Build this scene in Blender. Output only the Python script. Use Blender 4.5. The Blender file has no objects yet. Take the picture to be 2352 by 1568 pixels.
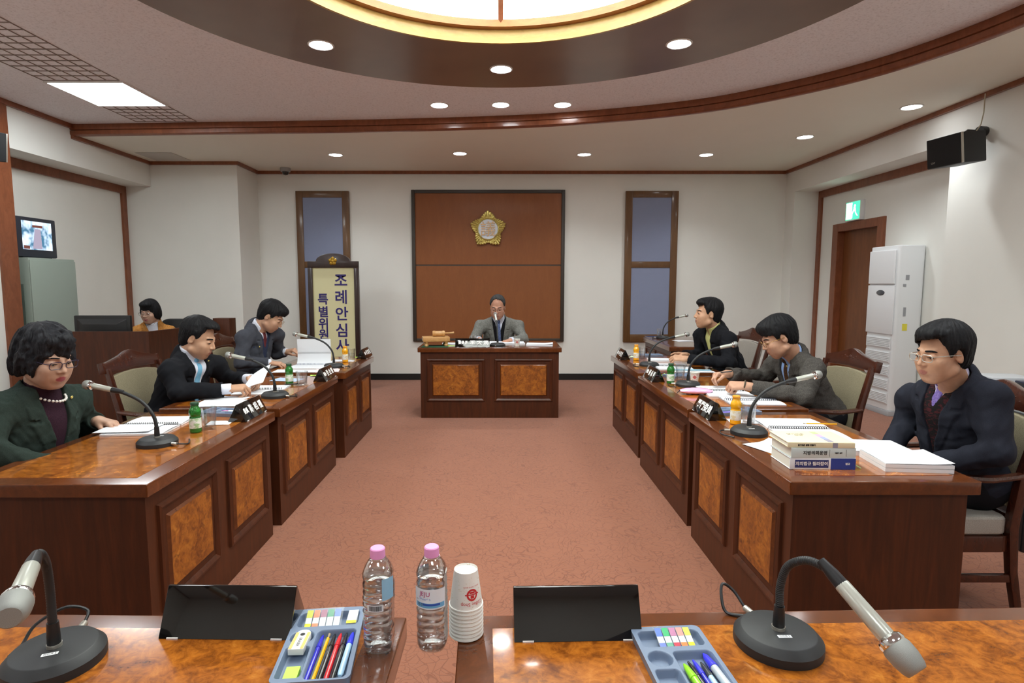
import bpy, bmesh, math, random
import numpy as np
from mathutils import Vector, Matrix
random.seed(7)
sc = bpy.context.scene
COL = sc.collection
PI = math.pi
R = math.radians

# ------------------------------------------------------------ camera, exposure, lights
FPX, CXP, CYP, EYE = 1345.0, 1150.0, 784.0, 1.51
PITCH = math.atan(134 / FPX)
camd = bpy.data.cameras.new('camera')
cam = bpy.data.objects.new('camera', camd)
COL.objects.link(cam)
camd.sensor_width = 36.0
camd.lens = 36.0 * FPX / 2352.0
camd.shift_x = (2352 / 2 - CXP) / 2352.0
camd.clip_start = 0.02
cam.location = (0, 0, EYE)
cam.rotation_euler = (PI / 2 - PITCH, 0, 0)
sc.camera = cam
vs = sc.view_settings
vs.view_transform = 'Standard'
vs.look = 'None'
vs.gamma = 1
vs.use_curve_mapping = False
vs.exposure = 0.42
try:
    sc.cycles.use_denoising = True
    sc.cycles.max_bounces = 8
    sc.cycles.diffuse_bounces = 4
    sc.cycles.use_adaptive_sampling = True
    sc.cycles.adaptive_threshold = 0.035
    sc.cycles.glossy_bounces = 4
    sc.cycles.transmission_bounces = 10
    sc.cycles.transparent_max_bounces = 12
    sc.cycles.sample_clamp_indirect = 6
    sc.cycles.caustics_refractive = False
    sc.cycles.caustics_reflective = False
except Exception:
    pass
wd = bpy.data.worlds.new('world')
sc.world = wd
wd.use_nodes = True
wd.node_tree.nodes['Background'].inputs[0].default_value = (0.8, 0.85, 0.9, 1)
wd.node_tree.nodes['Background'].inputs[1].default_value = 0.15
DOME_E, PANEL_E, SPOT_W, SPOT_WALL_W, DISC_E = 7.0, 20.0, 12.0, 36.0, 30.0


def W(px, py, Y):
    """point at distance Y down the room seen at photo pixel (px, py)"""
    u = (px - CXP) / FPX
    v = (CYP - py) / FPX
    cp, sp = math.cos(PITCH), math.sin(PITCH)
    k = Y / (cp + v * sp)
    return Vector((u * k, Y, EYE + k * (-sp + v * cp)))


def WZ(px, py, Z):
    u = (px - CXP) / FPX
    v = (CYP - py) / FPX
    cp, sp = math.cos(PITCH), math.sin(PITCH)
    k = (Z - EYE) / (-sp + v * cp)
    return Vector((u * k, k * (cp + v * sp), Z))


# ------------------------------------------------------------ materials
def srgb(r, g, b):
    f = lambda c: (c / 255 / 12.92) if c / 255 <= 0.04045 else ((c / 255 + 0.055) / 1.055) ** 2.4
    return (f(r), f(g), f(b))


MATS = {}


class NT:
    def __init__(s, name):
        s.m = bpy.data.materials.new(name)
        s.m.use_nodes = True
        s.t = s.m.node_tree
        s.b = s.t.nodes['Principled BSDF']

    def n(s, typ, **kw):
        nd = s.t.nodes.new(typ)
        for k, v in kw.items():
            setattr(nd, k, v)
        return nd

    def l(s, a, b):
        s.t.links.new(a, b)

    def coords(s, scale=(1, 1, 1), rot=(0, 0, 0), kind='Object'):
        tc = s.n('ShaderNodeTexCoord')
        mp = s.n('ShaderNodeMapping')
        mp.inputs['Scale'].default_value = scale
        mp.inputs['Rotation'].default_value = rot
        s.l(tc.outputs[kind], mp.inputs[0])
        return mp.outputs[0]

    def noise(s, vec, scale, detail=4, rough=0.55, dist=0.0):
        n = s.n('ShaderNodeTexNoise')
        n.inputs['Scale'].default_value = scale
        n.inputs['Detail'].default_value = detail
        n.inputs['Roughness'].default_value = rough
        n.inputs['Distortion'].default_value = dist
        if vec is not None:
            s.l(vec, n.inputs['Vector'])
        return n.outputs['Fac']

    def ramp(s, fac, stops):
        r = s.n('ShaderNodeValToRGB')
        cr = r.color_ramp
        while len(cr.elements) < len(stops):
            cr.elements.new(0.5)
        for e, (p, c) in zip(cr.elements, stops):
            e.position = p
            e.color = tuple(c) + (1,) if len(c) == 3 else c
        s.l(fac, r.inputs[0])
        return r.outputs[0]

    def mix(s, fac, a, b, mode='MIX'):
        m = s.n('ShaderNodeMix', data_type='RGBA', blend_type=mode)
        for i, v in ((0, fac), (6, a), (7, b)):
            if hasattr(v, 'links'):
                s.l(v, m.inputs[i])
            else:
                m.inputs[i].default_value = v if i == 0 else tuple(v)[:3] + (1,)
        return m.outputs[2]

    def math(s, op, a, b=None):
        m = s.n('ShaderNodeMath', operation=op)
        for i, v in ((0, a), (1, b)):
            if v is None:
                continue
            if hasattr(v, 'links'):
                s.l(v, m.inputs[i])
            else:
                m.inputs[i].default_value = v
        return m.outputs[0]

    def bump(s, h, strength=0.3, dist=0.002):
        b = s.n('ShaderNodeBump')
        b.inputs['Strength'].default_value = strength
        b.inputs['Distance'].default_value = dist
        s.l(h, b.inputs['Height'])
        s.l(b.outputs[0], s.b.inputs['Normal'])

    def set(s, **kw):
        names = dict(col='Base Color', rough='Roughness', metal='Metallic', spec='Specular IOR Level', coat='Coat Weight',
                     coatr='Coat Roughness', trans='Transmission Weight', ior='IOR', emit='Emission Color', es='Emission Strength',
                     sheen='Sheen Weight', sss='Subsurface Weight', alpha='Alpha')
        for k, v in kw.items():
            i = s.b.inputs[names[k]]
            if hasattr(v, 'links'):
                s.l(v, i)
            elif k in ('col', 'emit'):
                i.default_value = tuple(v)[:3] + (1,)
            else:
                i.default_value = v


def plain(name, col, rough=0.5, metal=0.0, coat=0.0, var=0.0, vscale=20, bump=0.0, bscale=200, spec=0.5, **kw):
    if name in MATS:
        return MATS[name]
    t = NT(name)
    t.set(rough=rough, metal=metal, coat=coat, spec=spec, **kw)
    t.set(col=col)
    if var or bump:
        v = t.coords()
        if var:
            n = t.noise(v, vscale, 5)
            a = [max(0, c * (1 - var)) for c in col]
            b = [min(1, c * (1 + var)) for c in col]
            t.set(col=t.ramp(n, [(0.3, a), (0.7, b)]))
        if bump:
            t.bump(t.noise(v, bscale, 3), bump, 0.001)
    MATS[name] = t.m
    return t.m


def wood(name, c1, c2, scale=(9, 9, 0.7), rough=0.3, coat=0.25, rot=(0, 0, 0), spec=0.35):
    if name in MATS:
        return MATS[name]
    t = NT(name)
    v = t.coords(scale, rot)
    n = t.noise(v, 3.0, 8, 0.62, 0.9)
    f = t.noise(v, 22.0, 4, 0.7)
    base = t.ramp(n, [(0.25, c1), (0.5, [(a * .55 + b * .45) for a, b in zip(c1, c2)]), (0.75, c2)])
    t.set(col=t.mix(t.math('MULTIPLY', f, 0.35), base, [c * 0.45 for c in c1]), rough=rough, coat=coat, coatr=0.12, spec=spec)
    t.bump(f, 0.06, 0.001)
    MATS[name] = t.m
    return t.m


def burl(name, rough=0.25, coat=0.6, k=1.0):
    if name in MATS:
        return MATS[name]
    t = NT(name)
    v = t.coords((1, 1, 1))
    n1 = t.noise(v, 9.0, 6, 0.65, 1.6)
    n2 = t.noise(v, 34.0, 7, 0.7, 1.2)
    n3 = t.noise(v, 17.0, 3, 0.5, 0.6)
    f = t.math('ADD', t.math('MULTIPLY', n1, 0.55), t.math('MULTIPLY', n2, 0.45))
    c = lambda *a: [x * k for x in srgb(*a)]
    base = t.ramp(f, [(0.32, c(78, 38, 12)), (0.45, c(132, 72, 20)), (0.55, c(164, 95, 28)), (0.7, c(196, 128, 48))])
    spots = t.ramp(n3, [(0.60, (0, 0, 0)), (0.69, (1, 1, 1))])
    t.set(col=t.mix(t.math('MULTIPLY', spots, 0.55), base, c(74, 30, 8)), rough=rough, coat=coat, coatr=0.06)
    MATS[name] = t.m
    return t.m


def emis(name, col, strength):
    if name in MATS:
        return MATS[name]
    t = NT(name)
    t.set(col=(0, 0, 0), emit=col, es=strength, rough=1)
    MATS[name] = t.m
    return t.m


def glass(name, col=(1, 1, 1), ior=1.45, rough=0.0):
    if name in MATS:
        return MATS[name]
    t = NT(name)
    t.set(col=col, trans=1.0, ior=ior, rough=rough)
    MATS[name] = t.m
    return t.m


def thin_glass(name, col=(1, 1, 1), refl=0.12, rough=0.03, edge=0.45):
    """thin clear sheet: see-through with a faint sheen"""
    if name in MATS:
        return MATS[name]
    t = NT(name)
    tr = t.n('ShaderNodeBsdfTransparent')
    tr.inputs[0].default_value = tuple(col) + (1,)
    gl = t.n('ShaderNodeBsdfGlossy')
    gl.inputs['Roughness'].default_value = rough
    lw = t.n('ShaderNodeLayerWeight')
    lw.inputs[0].default_value = 0.35
    mx = t.n('ShaderNodeMixShader')
    t.l(t.math('ADD', t.math('MULTIPLY', lw.outputs['Facing'], edge), refl * 0.4), mx.inputs[0])
    t.l(tr.outputs[0], mx.inputs[1])
    t.l(gl.outputs[0], mx.inputs[2])
    t.l(mx.outputs[0], t.t.nodes['Material Output'].inputs[0])
    MATS[name] = t.m
    return t.m


def paper_text(name, col=(0.76, 0.78, 0.82), line=0.0085, ax=0, ink=0.35):
    """white sheet printed with rows of grey text (rows run along local x, spaced along local y)"""
    if name in MATS:
        return MATS[name]
    t = NT(name)
    tc = t.n('ShaderNodeTexCoord')
    sp = t.n('ShaderNodeSeparateXYZ')
    t.l(tc.outputs['Object'], sp.inputs[0])
    row = t.math('FRACT', t.math('MULTIPLY', sp.outputs[1 - ax], 1.0 / line))
    rowm = t.math('LESS_THAN', t.math('ABSOLUTE', t.math('SUBTRACT', row, 0.5)), 0.16)
    v = t.coords((260, 260, 1) if ax == 0 else (260, 260, 1))
    wordn = t.noise(v, 1.0, 2)
    wm = t.math('GREATER_THAN', wordn, 0.46)
    fac = t.math('MULTIPLY', t.math('MULTIPLY', rowm, wm), ink)
    t.set(col=t.mix(fac, col, (0.12, 0.13, 0.16)), rough=0.75, spec=0.2)
    MATS[name] = t.m
    return t.m


def weave(name, c1, c2, scale=260, rough=0.9, bump=0.25, big=0.15):
    if name in MATS:
        return MATS[name]
    t = NT(name)
    v = t.coords()
    n = t.noise(v, scale, 3, 0.7)
    b = t.noise(v, 7, 3)
    col = t.ramp(n, [(0.36, c1), (0.64, c2)])
    t.set(col=t.mix(t.math('MULTIPLY', b, big), col, [c * 0.5 for c in c1]), rough=rough, spec=0.12)
    t.bump(n, bump, 0.001)
    MATS[name] = t.m
    return t.m


# ------------------------------------------------------------ mesh helpers
class MB:
    def __init__(s):
        s.v, s.f, s.mi = [], [], []
        s.cur = 0

    def add(s, vs, fs, M=None):
        o = len(s.v)
        for p in vs:
            p = Vector(p)
            s.v.append(M @ p if M is not None else p)
        for f in fs:
            s.f.append([i + o for i in f])
            s.mi.append(s.cur)
        return s

    def box(s, lo, hi, M=None):
        x0, y0, z0 = lo
        x1, y1, z1 = hi
        return s.add([(x0, y0, z0), (x1, y0, z0), (x1, y1, z0), (x0, y1, z0), (x0, y0, z1), (x1, y0, z1), (x1, y1, z1), (x0, y1, z1)],
                     [(0, 3, 2, 1), (4, 5, 6, 7), (0, 1, 5, 4), (1, 2, 6, 5), (2, 3, 7, 6), (3, 0, 4, 7)], M)

    def cbox(s, c, d, M=None):
        return s.box([c[i] - d[i] / 2 for i in range(3)], [c[i] + d[i] / 2 for i in range(3)], M)

    def prism(s, poly, z0, z1, M=None):
        n = len(poly)
        vs = [(p[0], p[1], z0) for p in poly] + [(p[0], p[1], z1) for p in poly]
        fs = [list(range(n))[::-1], list(range(n, 2 * n))] + [(i, (i + 1) % n, n + (i + 1) % n, n + i) for i in range(n)]
        return s.add(vs, fs, M)

    def lathe(s, prof, n=32, M=None, sx=1, sy=1):
        vs, fs = [], []
        rings = []
        for r, z in prof:
            if r < 1e-6:
                rings.append([len(vs)])
                vs.append((0, 0, z))
            else:
                rings.append(list(range(len(vs), len(vs) + n)))
                for i in range(n):
                    a = 2 * PI * i / n
                    vs.append((r * math.cos(a) * sx, r * math.sin(a) * sy, z))
        for a, b in zip(rings[:-1], rings[1:]):
            for i in range(n):
                j = (i + 1) % n
                if len(a) == 1 and len(b) == 1:
                    continue
                if len(a) == 1:
                    fs.append((a[0], b[j], b[i]))
                elif len(b) == 1:
                    fs.append((a[i], a[j], b[0]))
                else:
                    fs.append((a[i], a[j], b[j], b[i]))
        return s.add(vs, fs, M)

    def tube(s, pts, r, n=10, M=None, cap=True, up=None, sx=1.0):
        pts = [Vector(p) for p in pts]
        rs = r if isinstance(r, (list, tuple)) else [r] * len(pts)
        t0 = (pts[1] - pts[0]).normalized()
        nx = Vector(up) if up else (Vector((0, 0, 1)) if abs(t0.z) < 0.9 else Vector((1, 0, 0)))
        vs, fs = [], []
        for i, p in enumerate(pts):
            t = (pts[min(i + 1, len(pts) - 1)] - pts[max(i - 1, 0)]).normalized()
            nx = (nx - t * nx.dot(t)).normalized()
            ny = t.cross(nx)
            for k in range(n):
                a = 2 * PI * k / n
                vs.append(p + nx * (rs[i] * math.cos(a)) + ny * (rs[i] * math.sin(a) * sx))
        for i in range(len(pts) - 1):
            for k in range(n):
                j = (k + 1) % n
                fs.append((i * n + k, i * n + j, (i + 1) * n + j, (i + 1) * n + k))
        if cap:
            fs.append(list(range(n))[::-1])
            fs.append([(len(pts) - 1) * n + k for k in range(n)])
        return s.add(vs, fs, M)

    def cyl(s, a, b, r, n=20, r2=None, M=None):
        return s.tube([a, b], [r, r if r2 is None else r2], n, M)

    def grid(s, fn, nu, nv, M=None, thick=0.0):
        vs = [fn(i / nu, j / nv) for j in range(nv + 1) for i in range(nu + 1)]
        w = nu + 1
        fs = [(j * w + i, j * w + i + 1, (j + 1) * w + i + 1, (j + 1) * w + i) for j in range(nv) for i in range(nu)]
        if thick:
            n = len(vs)
            vs2 = [(p[0], p[1], p[2] - thick) for p in vs]
            fs2 = [tuple(reversed([k + n for k in f])) for f in fs]
            rim = [i for i in range(w)] + [j * w + nu for j in range(1, nv + 1)] + [nv * w + i for i in range(nu - 1, -1, -1)] + [j * w for j in range(nv - 1, 0, -1)]
            side = [(rim[k], rim[k] + n, rim[(k + 1) % len(rim)] + n, rim[(k + 1) % len(rim)]) for k in range(len(rim))]
            vs, fs = vs + vs2, fs + fs2 + side
        return s.add(vs, fs, M)

    def sphere(s, c, r, n=20, m=12, sc3=(1, 1, 1), M=None):
        T = Matrix.Translation(c) @ Matrix.Diagonal((sc3[0], sc3[1], sc3[2], 1))
        return s.lathe([(r * math.sin(PI * k / m), -r * math.cos(PI * k / m)) for k in range(m + 1)], n, (M @ T) if M is not None else T)

    def build(s, name, m, parent=None, bevel=0.0, seg=2, smooth=True, angle=35, sub=0, loc=None, fix=True):
        me = bpy.data.meshes.new(name)
        bm = bmesh.new()
        bv = [bm.verts.new(p) for p in s.v]
        for f, mi in zip(s.f, s.mi):
            try:
                fc = bm.faces.new([bv[i] for i in f])
                fc.material_index = mi
            except ValueError:
                pass
        if fix:
            bmesh.ops.recalc_face_normals(bm, faces=bm.faces)
        if bevel:
            es = [e for e in bm.edges if len(e.link_faces) == 2 and e.calc_face_angle(0) > R(30)]
            bmesh.ops.bevel(bm, geom=es, offset=bevel, segments=seg, profile=0.6, affect='EDGES', clamp_overlap=True)
        if smooth:
            for f in bm.faces:
                f.smooth = True
            for e in bm.edges:
                if len(e.link_faces) == 2 and e.calc_face_angle(0) > R(angle):
                    e.smooth = False
        bm.to_mesh(me)
        bm.free()
        for mm in (m if isinstance(m, (list, tuple)) else [m]):
            me.materials.append(mm)
        o = bpy.data.objects.new(name, me)
        COL.objects.link(o)
        if parent is not None:
            o.parent = parent
        if loc is not None:
            o.location = loc
        if sub:
            md = o.modifiers.new('sub', 'SUBSURF')
            md.levels = md.render_levels = sub
        return o


def thing(name, label, cat, loc=(0, 0, 0), rz=0.0, group=None):
    o = bpy.data.objects.new(name, None)
    o.empty_display_size = 0.1
    COL.objects.link(o)
    o.location = loc
    o.rotation_euler = (0, 0, rz)
    o['label'] = label
    o['category'] = cat
    if group:
        o['group'] = group
    return o


def tag(o, label, cat, group=None):
    o['label'] = label
    o['category'] = cat
    if group:
        o['group'] = group
    return o


def struct(o):
    o['kind'] = 'structure'
    return o


def copy_tree(o, parent=None):
    c = o.copy()
    COL.objects.link(c)
    if parent is not None:
        c.parent = parent
    for ch in list(o.children):
        copy_tree(ch, c)
    return c


def dup(o, label, loc, rz=0.0):
    c = copy_tree(o)
    c.location = loc
    c.rotation_euler = (0, 0, rz)
    c['label'] = label
    return c


def recenter(o):
    """put the object's origin at the middle of its base"""
    co = [v.co for v in o.data.vertices]
    b = Vector(((min(c.x for c in co) + max(c.x for c in co)) / 2, (min(c.y for c in co) + max(c.y for c in co)) / 2, min(c.z for c in co)))
    o.data.transform(Matrix.Translation(-b))
    o.location = b
    return o


def text(name, body, size, m, parent, M, depth=0.0004, align='CENTER', stretch=1.0, spacing=1.0, bold=0.0):
    cu = bpy.data.curves.new('t', 'FONT')
    cu.body = body
    cu.size = size
    cu.align_x = align
    cu.align_y = 'CENTER'
    cu.extrude = depth
    cu.space_character = spacing
    cu.resolution_u = 3
    cu.offset = bold
    ob = bpy.data.objects.new('t', cu)
    COL.objects.link(ob)
    dg = bpy.context.evaluated_depsgraph_get()
    dg.update()
    me = bpy.data.meshes.new_from_object(ob.evaluated_get(dg))
    bpy.data.objects.remove(ob)
    me.name = name
    me.transform(Matrix.Diagonal((stretch, 1, 1, 1)))
    me.transform(M)
    me.materials.clear()
    me.materials.append(m)
    o = bpy.data.objects.new(name, me)
    COL.objects.link(o)
    if parent is not None:
        o.parent = parent
    return o


def frame(o, x, y, z):
    """matrix with origin o and axes x, y, z"""
    M = Matrix.Identity(4)
    for i, a in enumerate((x, y, z)):
        a = Vector(a)
        for k in range(3):
            M[k][i] = a[k]
    for k in range(3):
        M[k][3] = o[k]
    return M


def rrect(w, d, r, n=5, cx=0, cy=0):
    pts = []
    for (sx, sy, a0) in ((1, 1, 0), (-1, 1, 90), (-1, -1, 180), (1, -1, 270)):
        for k in range(n + 1):
            a = R(a0 + 90 * k / n)
            pts.append((cx + sx * (w / 2 - r) + r * math.cos(a), cy + sy * (d / 2 - r) + r * math.sin(a)))
    return pts


def smoothpath(pts, n=6):
    """Catmull-Rom through points"""
    P = [Vector(p) for p in pts]
    P = [P[0] * 2 - P[1]] + P + [P[-1] * 2 - P[-2]]
    out = []
    for i in range(1, len(P) - 2):
        for k in range(n):
            t = k / n
            a, b, c, d = P[i - 1], P[i], P[i + 1], P[i + 2]
            out.append(0.5 * ((2 * b) + (c - a) * t + (2 * a - 5 * b + 4 * c - d) * t * t + (3 * b - a - 3 * c + d) * t ** 3))
    out.append(P[-2])
    return out


M_wall = plain('wallpaper', srgb(233, 233, 227), 0.75, var=0.012, vscale=3, bump=0.12, bscale=160)
M_ceil = plain('cream_ceiling', srgb(238, 235, 222), 0.6, var=0.012, vscale=2)
M_dark = wood('dark_walnut', srgb(56, 27, 13), srgb(92, 45, 21), (9, 9, 0.8), 0.42, 0.08)
M_top = wood('top_edge_walnut', srgb(84, 43, 20), srgb(116, 62, 28), (7, 7, 7), 0.2, 0.7)
M_trimw = wood('red_brown_trim', srgb(122, 68, 43), srgb(156, 94, 62), (5, 5, 2), 0.35, 0.3)
M_chairw = wood('chair_mahogany', srgb(54, 24, 15), srgb(84, 40, 24), (8, 8, 3), 0.25, 0.5)
M_burl = burl('burl_veneer', 0.4, 0.1, 0.92)
M_burltop = burl('burl_top', 0.16, 0.7, 1.1)
M_black = plain('black_plastic', srgb(24, 25, 27), 0.4)
M_matblack = plain('matte_black', srgb(30, 32, 34), 0.55, bump=0.1, bscale=900)
M_gloss = plain('gloss_black', srgb(12, 12, 12), 0.08, coat=0.6)
M_white = plain('white_plastic', srgb(232, 234, 236), 0.35)
M_paper = plain('white_paper', (0.76, 0.78, 0.82), 0.75, spec=0.2)
M_papert = paper_text('printed_paper')
M_silver = plain('silver_metal', srgb(190, 186, 176), 0.3, metal=0.75)
M_chrome = plain('chrome', srgb(220, 220, 220), 0.12, metal=1.0)
M_gold = plain('gold_metal', srgb(222, 204, 120), 0.3, metal=0.7)
M_ink = plain('white_lettering', (0.85, 0.85, 0.83), 0.6)
M_glass = glass('clear_glass')
# ------------------------------------------------------------ room shell
ZL, ZM, YB = 3.2, 3.315, 9.1


def carpet_mat():
    t = NT('terracotta_carpet')
    v = t.coords()
    n = t.noise(v, 3.0, 4, 0.6)
    vor = t.n('ShaderNodeTexVoronoi', feature='DISTANCE_TO_EDGE')
    vor.inputs['Scale'].default_value = 23.0
    mv = t.n('ShaderNodeMix', data_type='RGBA', blend_type='ADD')
    nz = t.n('ShaderNodeTexNoise')
    nz.inputs['Scale'].default_value = 4.0
    t.l(v, nz.inputs['Vector'])
    mv.inputs[0].default_value = 0.45
    t.l(v, mv.inputs[6])
    t.l(nz.outputs['Color'], mv.inputs[7])
    t.l(mv.outputs[2], vor.inputs['Vector'])
    line = t.ramp(vor.outputs['Distance'], [(0.0, (1, 1, 1)), (0.07, (0, 0, 0))])
    fib = t.noise(v, 420, 3, 0.7)
    base = t.ramp(fib, [(0.3, srgb(128, 80, 59)), (0.7, srgb(163, 107, 82))])
    base = t.mix(t.math('MULTIPLY', n, 0.25), base, srgb(116, 66, 50))
    t.set(col=t.mix(t.math('MULTIPLY', line, t.math('MULTIPLY', n, 0.9)), base, srgb(80, 42, 30)), rough=0.95, spec=0.1, sheen=0.2)
    t.bump(t.math('SUBTRACT', fib, t.math('MULTIPLY', line, 0.6)), 0.5, 0.004)
    return t.m


struct(MB().box((-5.6, -3.6, -0.1), (5.1, 9.4, 0)).build('floor', carpet_mat(), smooth=False))
struct(MB().box((-3.72, YB, 0), (4.9, YB + 0.2, 3.42)).build('wall_back', M_wall, smooth=False))
struct(MB().box((-5.6, 8.41, 0), (-3.70, 9.32, 3.42)).build('wall_back_left', M_wall, smooth=False))
struct(MB().box((4.345, 8.83, 0), (5.0, 9.32, 3.42)).build('wall_back_right', M_wall, smooth=False))
w = MB()
w.box((4.345, -3.5, 0), (5.0, 5.8, 3.42))
w.box((4.345, 5.8, 2.855), (5.0, 8.83, 3.42))
w.box((4.73, 5.8, 0), (5.0, 7.40, 2.856)).box((4.73, 8.30, 0), (5.0, 8.83, 2.856)).box((4.73, 7.40, 2.24), (5.0, 8.30, 2.856))
struct(w.build('wall_right', M_wall, smooth=False))
w = MB()
w.box((-5.6, -3.5, 0), (-4.92, 6.0, 3.42))
w.box((-5.6, 6.0, 2.86), (-4.92, 8.41, 3.42))
w.box((-5.6, 6.0, 0), (-5.3, 8.41, 2.861))
struct(w.build('wall_left', M_wall, smooth=False))
struct(MB().box((-5.6, -3.7, 0), (5.0, -3.5, 3.42)).build('wall_front', M_wall, smooth=False))

# middle ceiling with the round opening
RC = (0.0, 3.157)
RO, RI = 2.43, 1.44
NA = 96


def rect_pt(a):
    dx, dy = math.cos(a), math.sin(a)
    x0, x1, y0, y1 = -5.6 - RC[0], 5.0 - RC[0], -3.6 - RC[1], 9.4 - RC[1]
    ts = []
    if dx > 1e-9: ts.append(x1 / dx)
    if dx < -1e-9: ts.append(x0 / dx)
    if dy > 1e-9: ts.append(y1 / dy)
    if dy < -1e-9: ts.append(y0 / dy)
    t = min(ts)
    return (RC[0] + dx * t, RC[1] + dy * t)


angs = sorted([2 * PI * i / NA for i in range(NA)] + [math.atan2(y - RC[1], x - RC[0]) % (2 * PI) for x in (-5.6, 5.0) for y in (-3.6, 9.4)])
vs, fs = [], []
for a in angs:
    o = rect_pt(a)
    for z in (ZM, ZM + 0.08):
        vs.append((RC[0] + (RI + 0.03) * math.cos(a), RC[1] + (RI + 0.03) * math.sin(a), z))
        vs.append((o[0], o[1], z))
n = len(angs)
for i in range(n):
    j = (i + 1) % n
    fs.append((i * 4, i * 4 + 1, j * 4 + 1, j * 4))
    fs.append((i * 4 + 2, j * 4 + 2, j * 4 + 3, i * 4 + 3))
t = NT('stippled_ceiling_board')
v = t.coords()
n1 = t.noise(v, 55, 5, 0.75)
t.set(col=t.ramp(n1, [(0.34, srgb(214, 211, 214)), (0.48, srgb(236, 234, 238)), (0.7, srgb(240, 239, 242))]), rough=0.85, spec=0.2)
t.bump(n1, 0.25, 0.003)
struct(MB().add(vs, fs).build('ceiling', t.m, smooth=False))


def annulus(r0, r1, z0, z1, n=128):
    return MB().lathe([(r0, z0), (r1, z0), (r1, z1), (r0, z1), (r0, z0)], n, Matrix.Translation((RC[0], RC[1], 0)))


t = NT('brown_ring_veneer')
v = t.coords()
nv = t.noise(v, 1.1, 3)
t.set(col=t.ramp(nv, [(0.3, srgb(110, 88, 74)), (0.7, srgb(134, 110, 92))]), rough=0.38, coat=0.25, coatr=0.2)
struct(annulus(RI, RO, ZM - 0.018, ZM + 0.002).build('ceiling_ring', t.m, angle=40))
ring = annulus(RI - 0.02, RI, ZM - 0.022, ZM + 0.085).build('trim_1', wood('gold_oak', srgb(176, 140, 74), srgb(206, 170, 98), (3, 3, 9), 0.35, 0.3), angle=40)
struct(ring)
struct(annulus(RI - 0.075, RI - 0.02, ZM + 0.075, ZM + 0.125).build('trim_2', wood('orange_oak', srgb(150, 92, 44), srgb(178, 116, 62), (3, 3, 9), 0.35, 0.3), angle=40))

# luminous dome above the opening
dome = thing('ceiling_dome_light', 'large round glowing skylight dome with brown glazing bars in the ceiling ring', 'ceiling light', (RC[0], RC[1], ZM + 0.1))
RD = RI - 0.05
prof = [(RD * math.cos(R(a)), 0.02 + 0.28 * math.sin(R(a))) for a in range(0, 90, 6)] + [(0, 0.30)]
d = MB().lathe(prof, 64).build('diffuser', emis('dome_glow', (0.95, 1.0, 0.93), DOME_E), dome)
for k in range(8):
    a = R(90 + 45 * k)
    pts = [(r * math.cos(a), r * math.sin(a), z - 0.02) for r, z in prof[::2]] + [(0, 0, 0.28)]
    MB().tube(pts, 0.022, 6).build('glazing_bar', M_trimw, dome)

# lower cream ceiling around the curved moulding
curve = smoothpath([(-5.1, 6.93, 0), (-3.31, 6.83, 0), (-1.6, 6.74, 0), (0, 6.58, 0), (1.0, 6.37, 0), (1.945, 6.01, 0), (2.5, 5.6, 0), (2.99, 5.06, 0), (3.3, 4.45, 0),
                    (3.46, 3.8, 0), (3.55, 3.0, 0), (3.5, 1.5, 0), (3.45, -1.0, 0), (3.4, -3.55, 0)], 8)
nc = len(curve)
k0 = 6 * 8
vs, fs = [], []
for i, p in enumerate(curve):
    if i <= k0:
        o = (-5.2 + (4.6 + 5.2) * i / k0, 9.2)
    else:
        o = (4.6, 9.2 + (-3.6 - 9.2) * (i - k0) / (nc - 1 - k0))
    for z in (ZL, ZL + 0.05):
        vs += [(p[0], p[1], z), (o[0], o[1], z)]
for i in range(nc - 1):
    a, b = i * 4, i * 4 + 4
    fs += [(a, b, b + 1, a + 1), (a + 2, a + 3, b + 3, b + 2)]
struct(MB().add(vs, fs).build('ceiling_lower', M_ceil, smooth=False))
prof = [(0.03, ZL - 0.012), (-0.012, ZL - 0.012), (-0.03, ZL + 0.0), (-0.03, ZL + 0.042), (-0.016, ZL + 0.048), (-0.03, ZL + 0.054), (-0.03, ZM - 0.008), (-0.02, ZM + 0.004), (0.03, ZM + 0.004)]
vs, fs = [], []
for i, p in enumerate(curve):
    t_ = (curve[min(i + 1, nc - 1)] - curve[max(i - 1, 0)]).normalized()
    nrm = Vector((-t_.y, t_.x, 0))
    for (o, z) in prof:
        q = p + nrm * o
        vs.append((q.x, q.y, z))
m = len(prof)
for i in range(nc - 1):
    for k in range(m):
        fs.append((i * m + k, i * m + (k + 1) % m, (i + 1) * m + (k + 1) % m, (i + 1) * m + k))
struct(MB().add(vs, fs).build('trim_3', M_trimw, angle=50))

# cornice along the wall tops
c = MB()
c.box((4.31, -3.5, ZL - 0.045), (4.35, YB, ZL)).box((-3.72, YB - 0.035, ZL - 0.045), (4.35, YB + 0.01, ZL)).box((-3.71, 8.41, ZL - 0.045), (-3.665, YB, ZL))
c.box((-4.93, 8.37, ZL - 0.045), (-3.665, 8.42, ZL)).box((-4.93, 6.9, ZL - 0.045), (-4.885, 8.41, ZL)).box((-4.93, -3.5, ZM - 0.05), (-4.885, 6.93, ZM))
struct(c.build('trim_4', M_trimw, smooth=False))
M_frame = M_trimw
c = MB()
c.box((4.70, 5.8, 2.755), (4.735, 8.829, 2.8545)).box((4.70, 8.745, 0), (4.735, 8.829, 2.755))
struct(c.build('trim_5', M_frame, smooth=False))
c = MB()
c.box((-5.305, 6.001, 2.755), (-5.27, 8.409, 2.8595)).box((-5.305, 8.315, 0), (-5.27, 8.409, 2.755))
struct(c.build('trim_6', M_frame, smooth=False))
struct(MB().box((-4.925, 5.80, 0), (-4.895, 6.0, ZM - 0.02)).build('trim_7', M_frame, smooth=False))
M_base = plain('black_skirting', srgb(22, 22, 22), 0.5)
c = MB()
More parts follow.
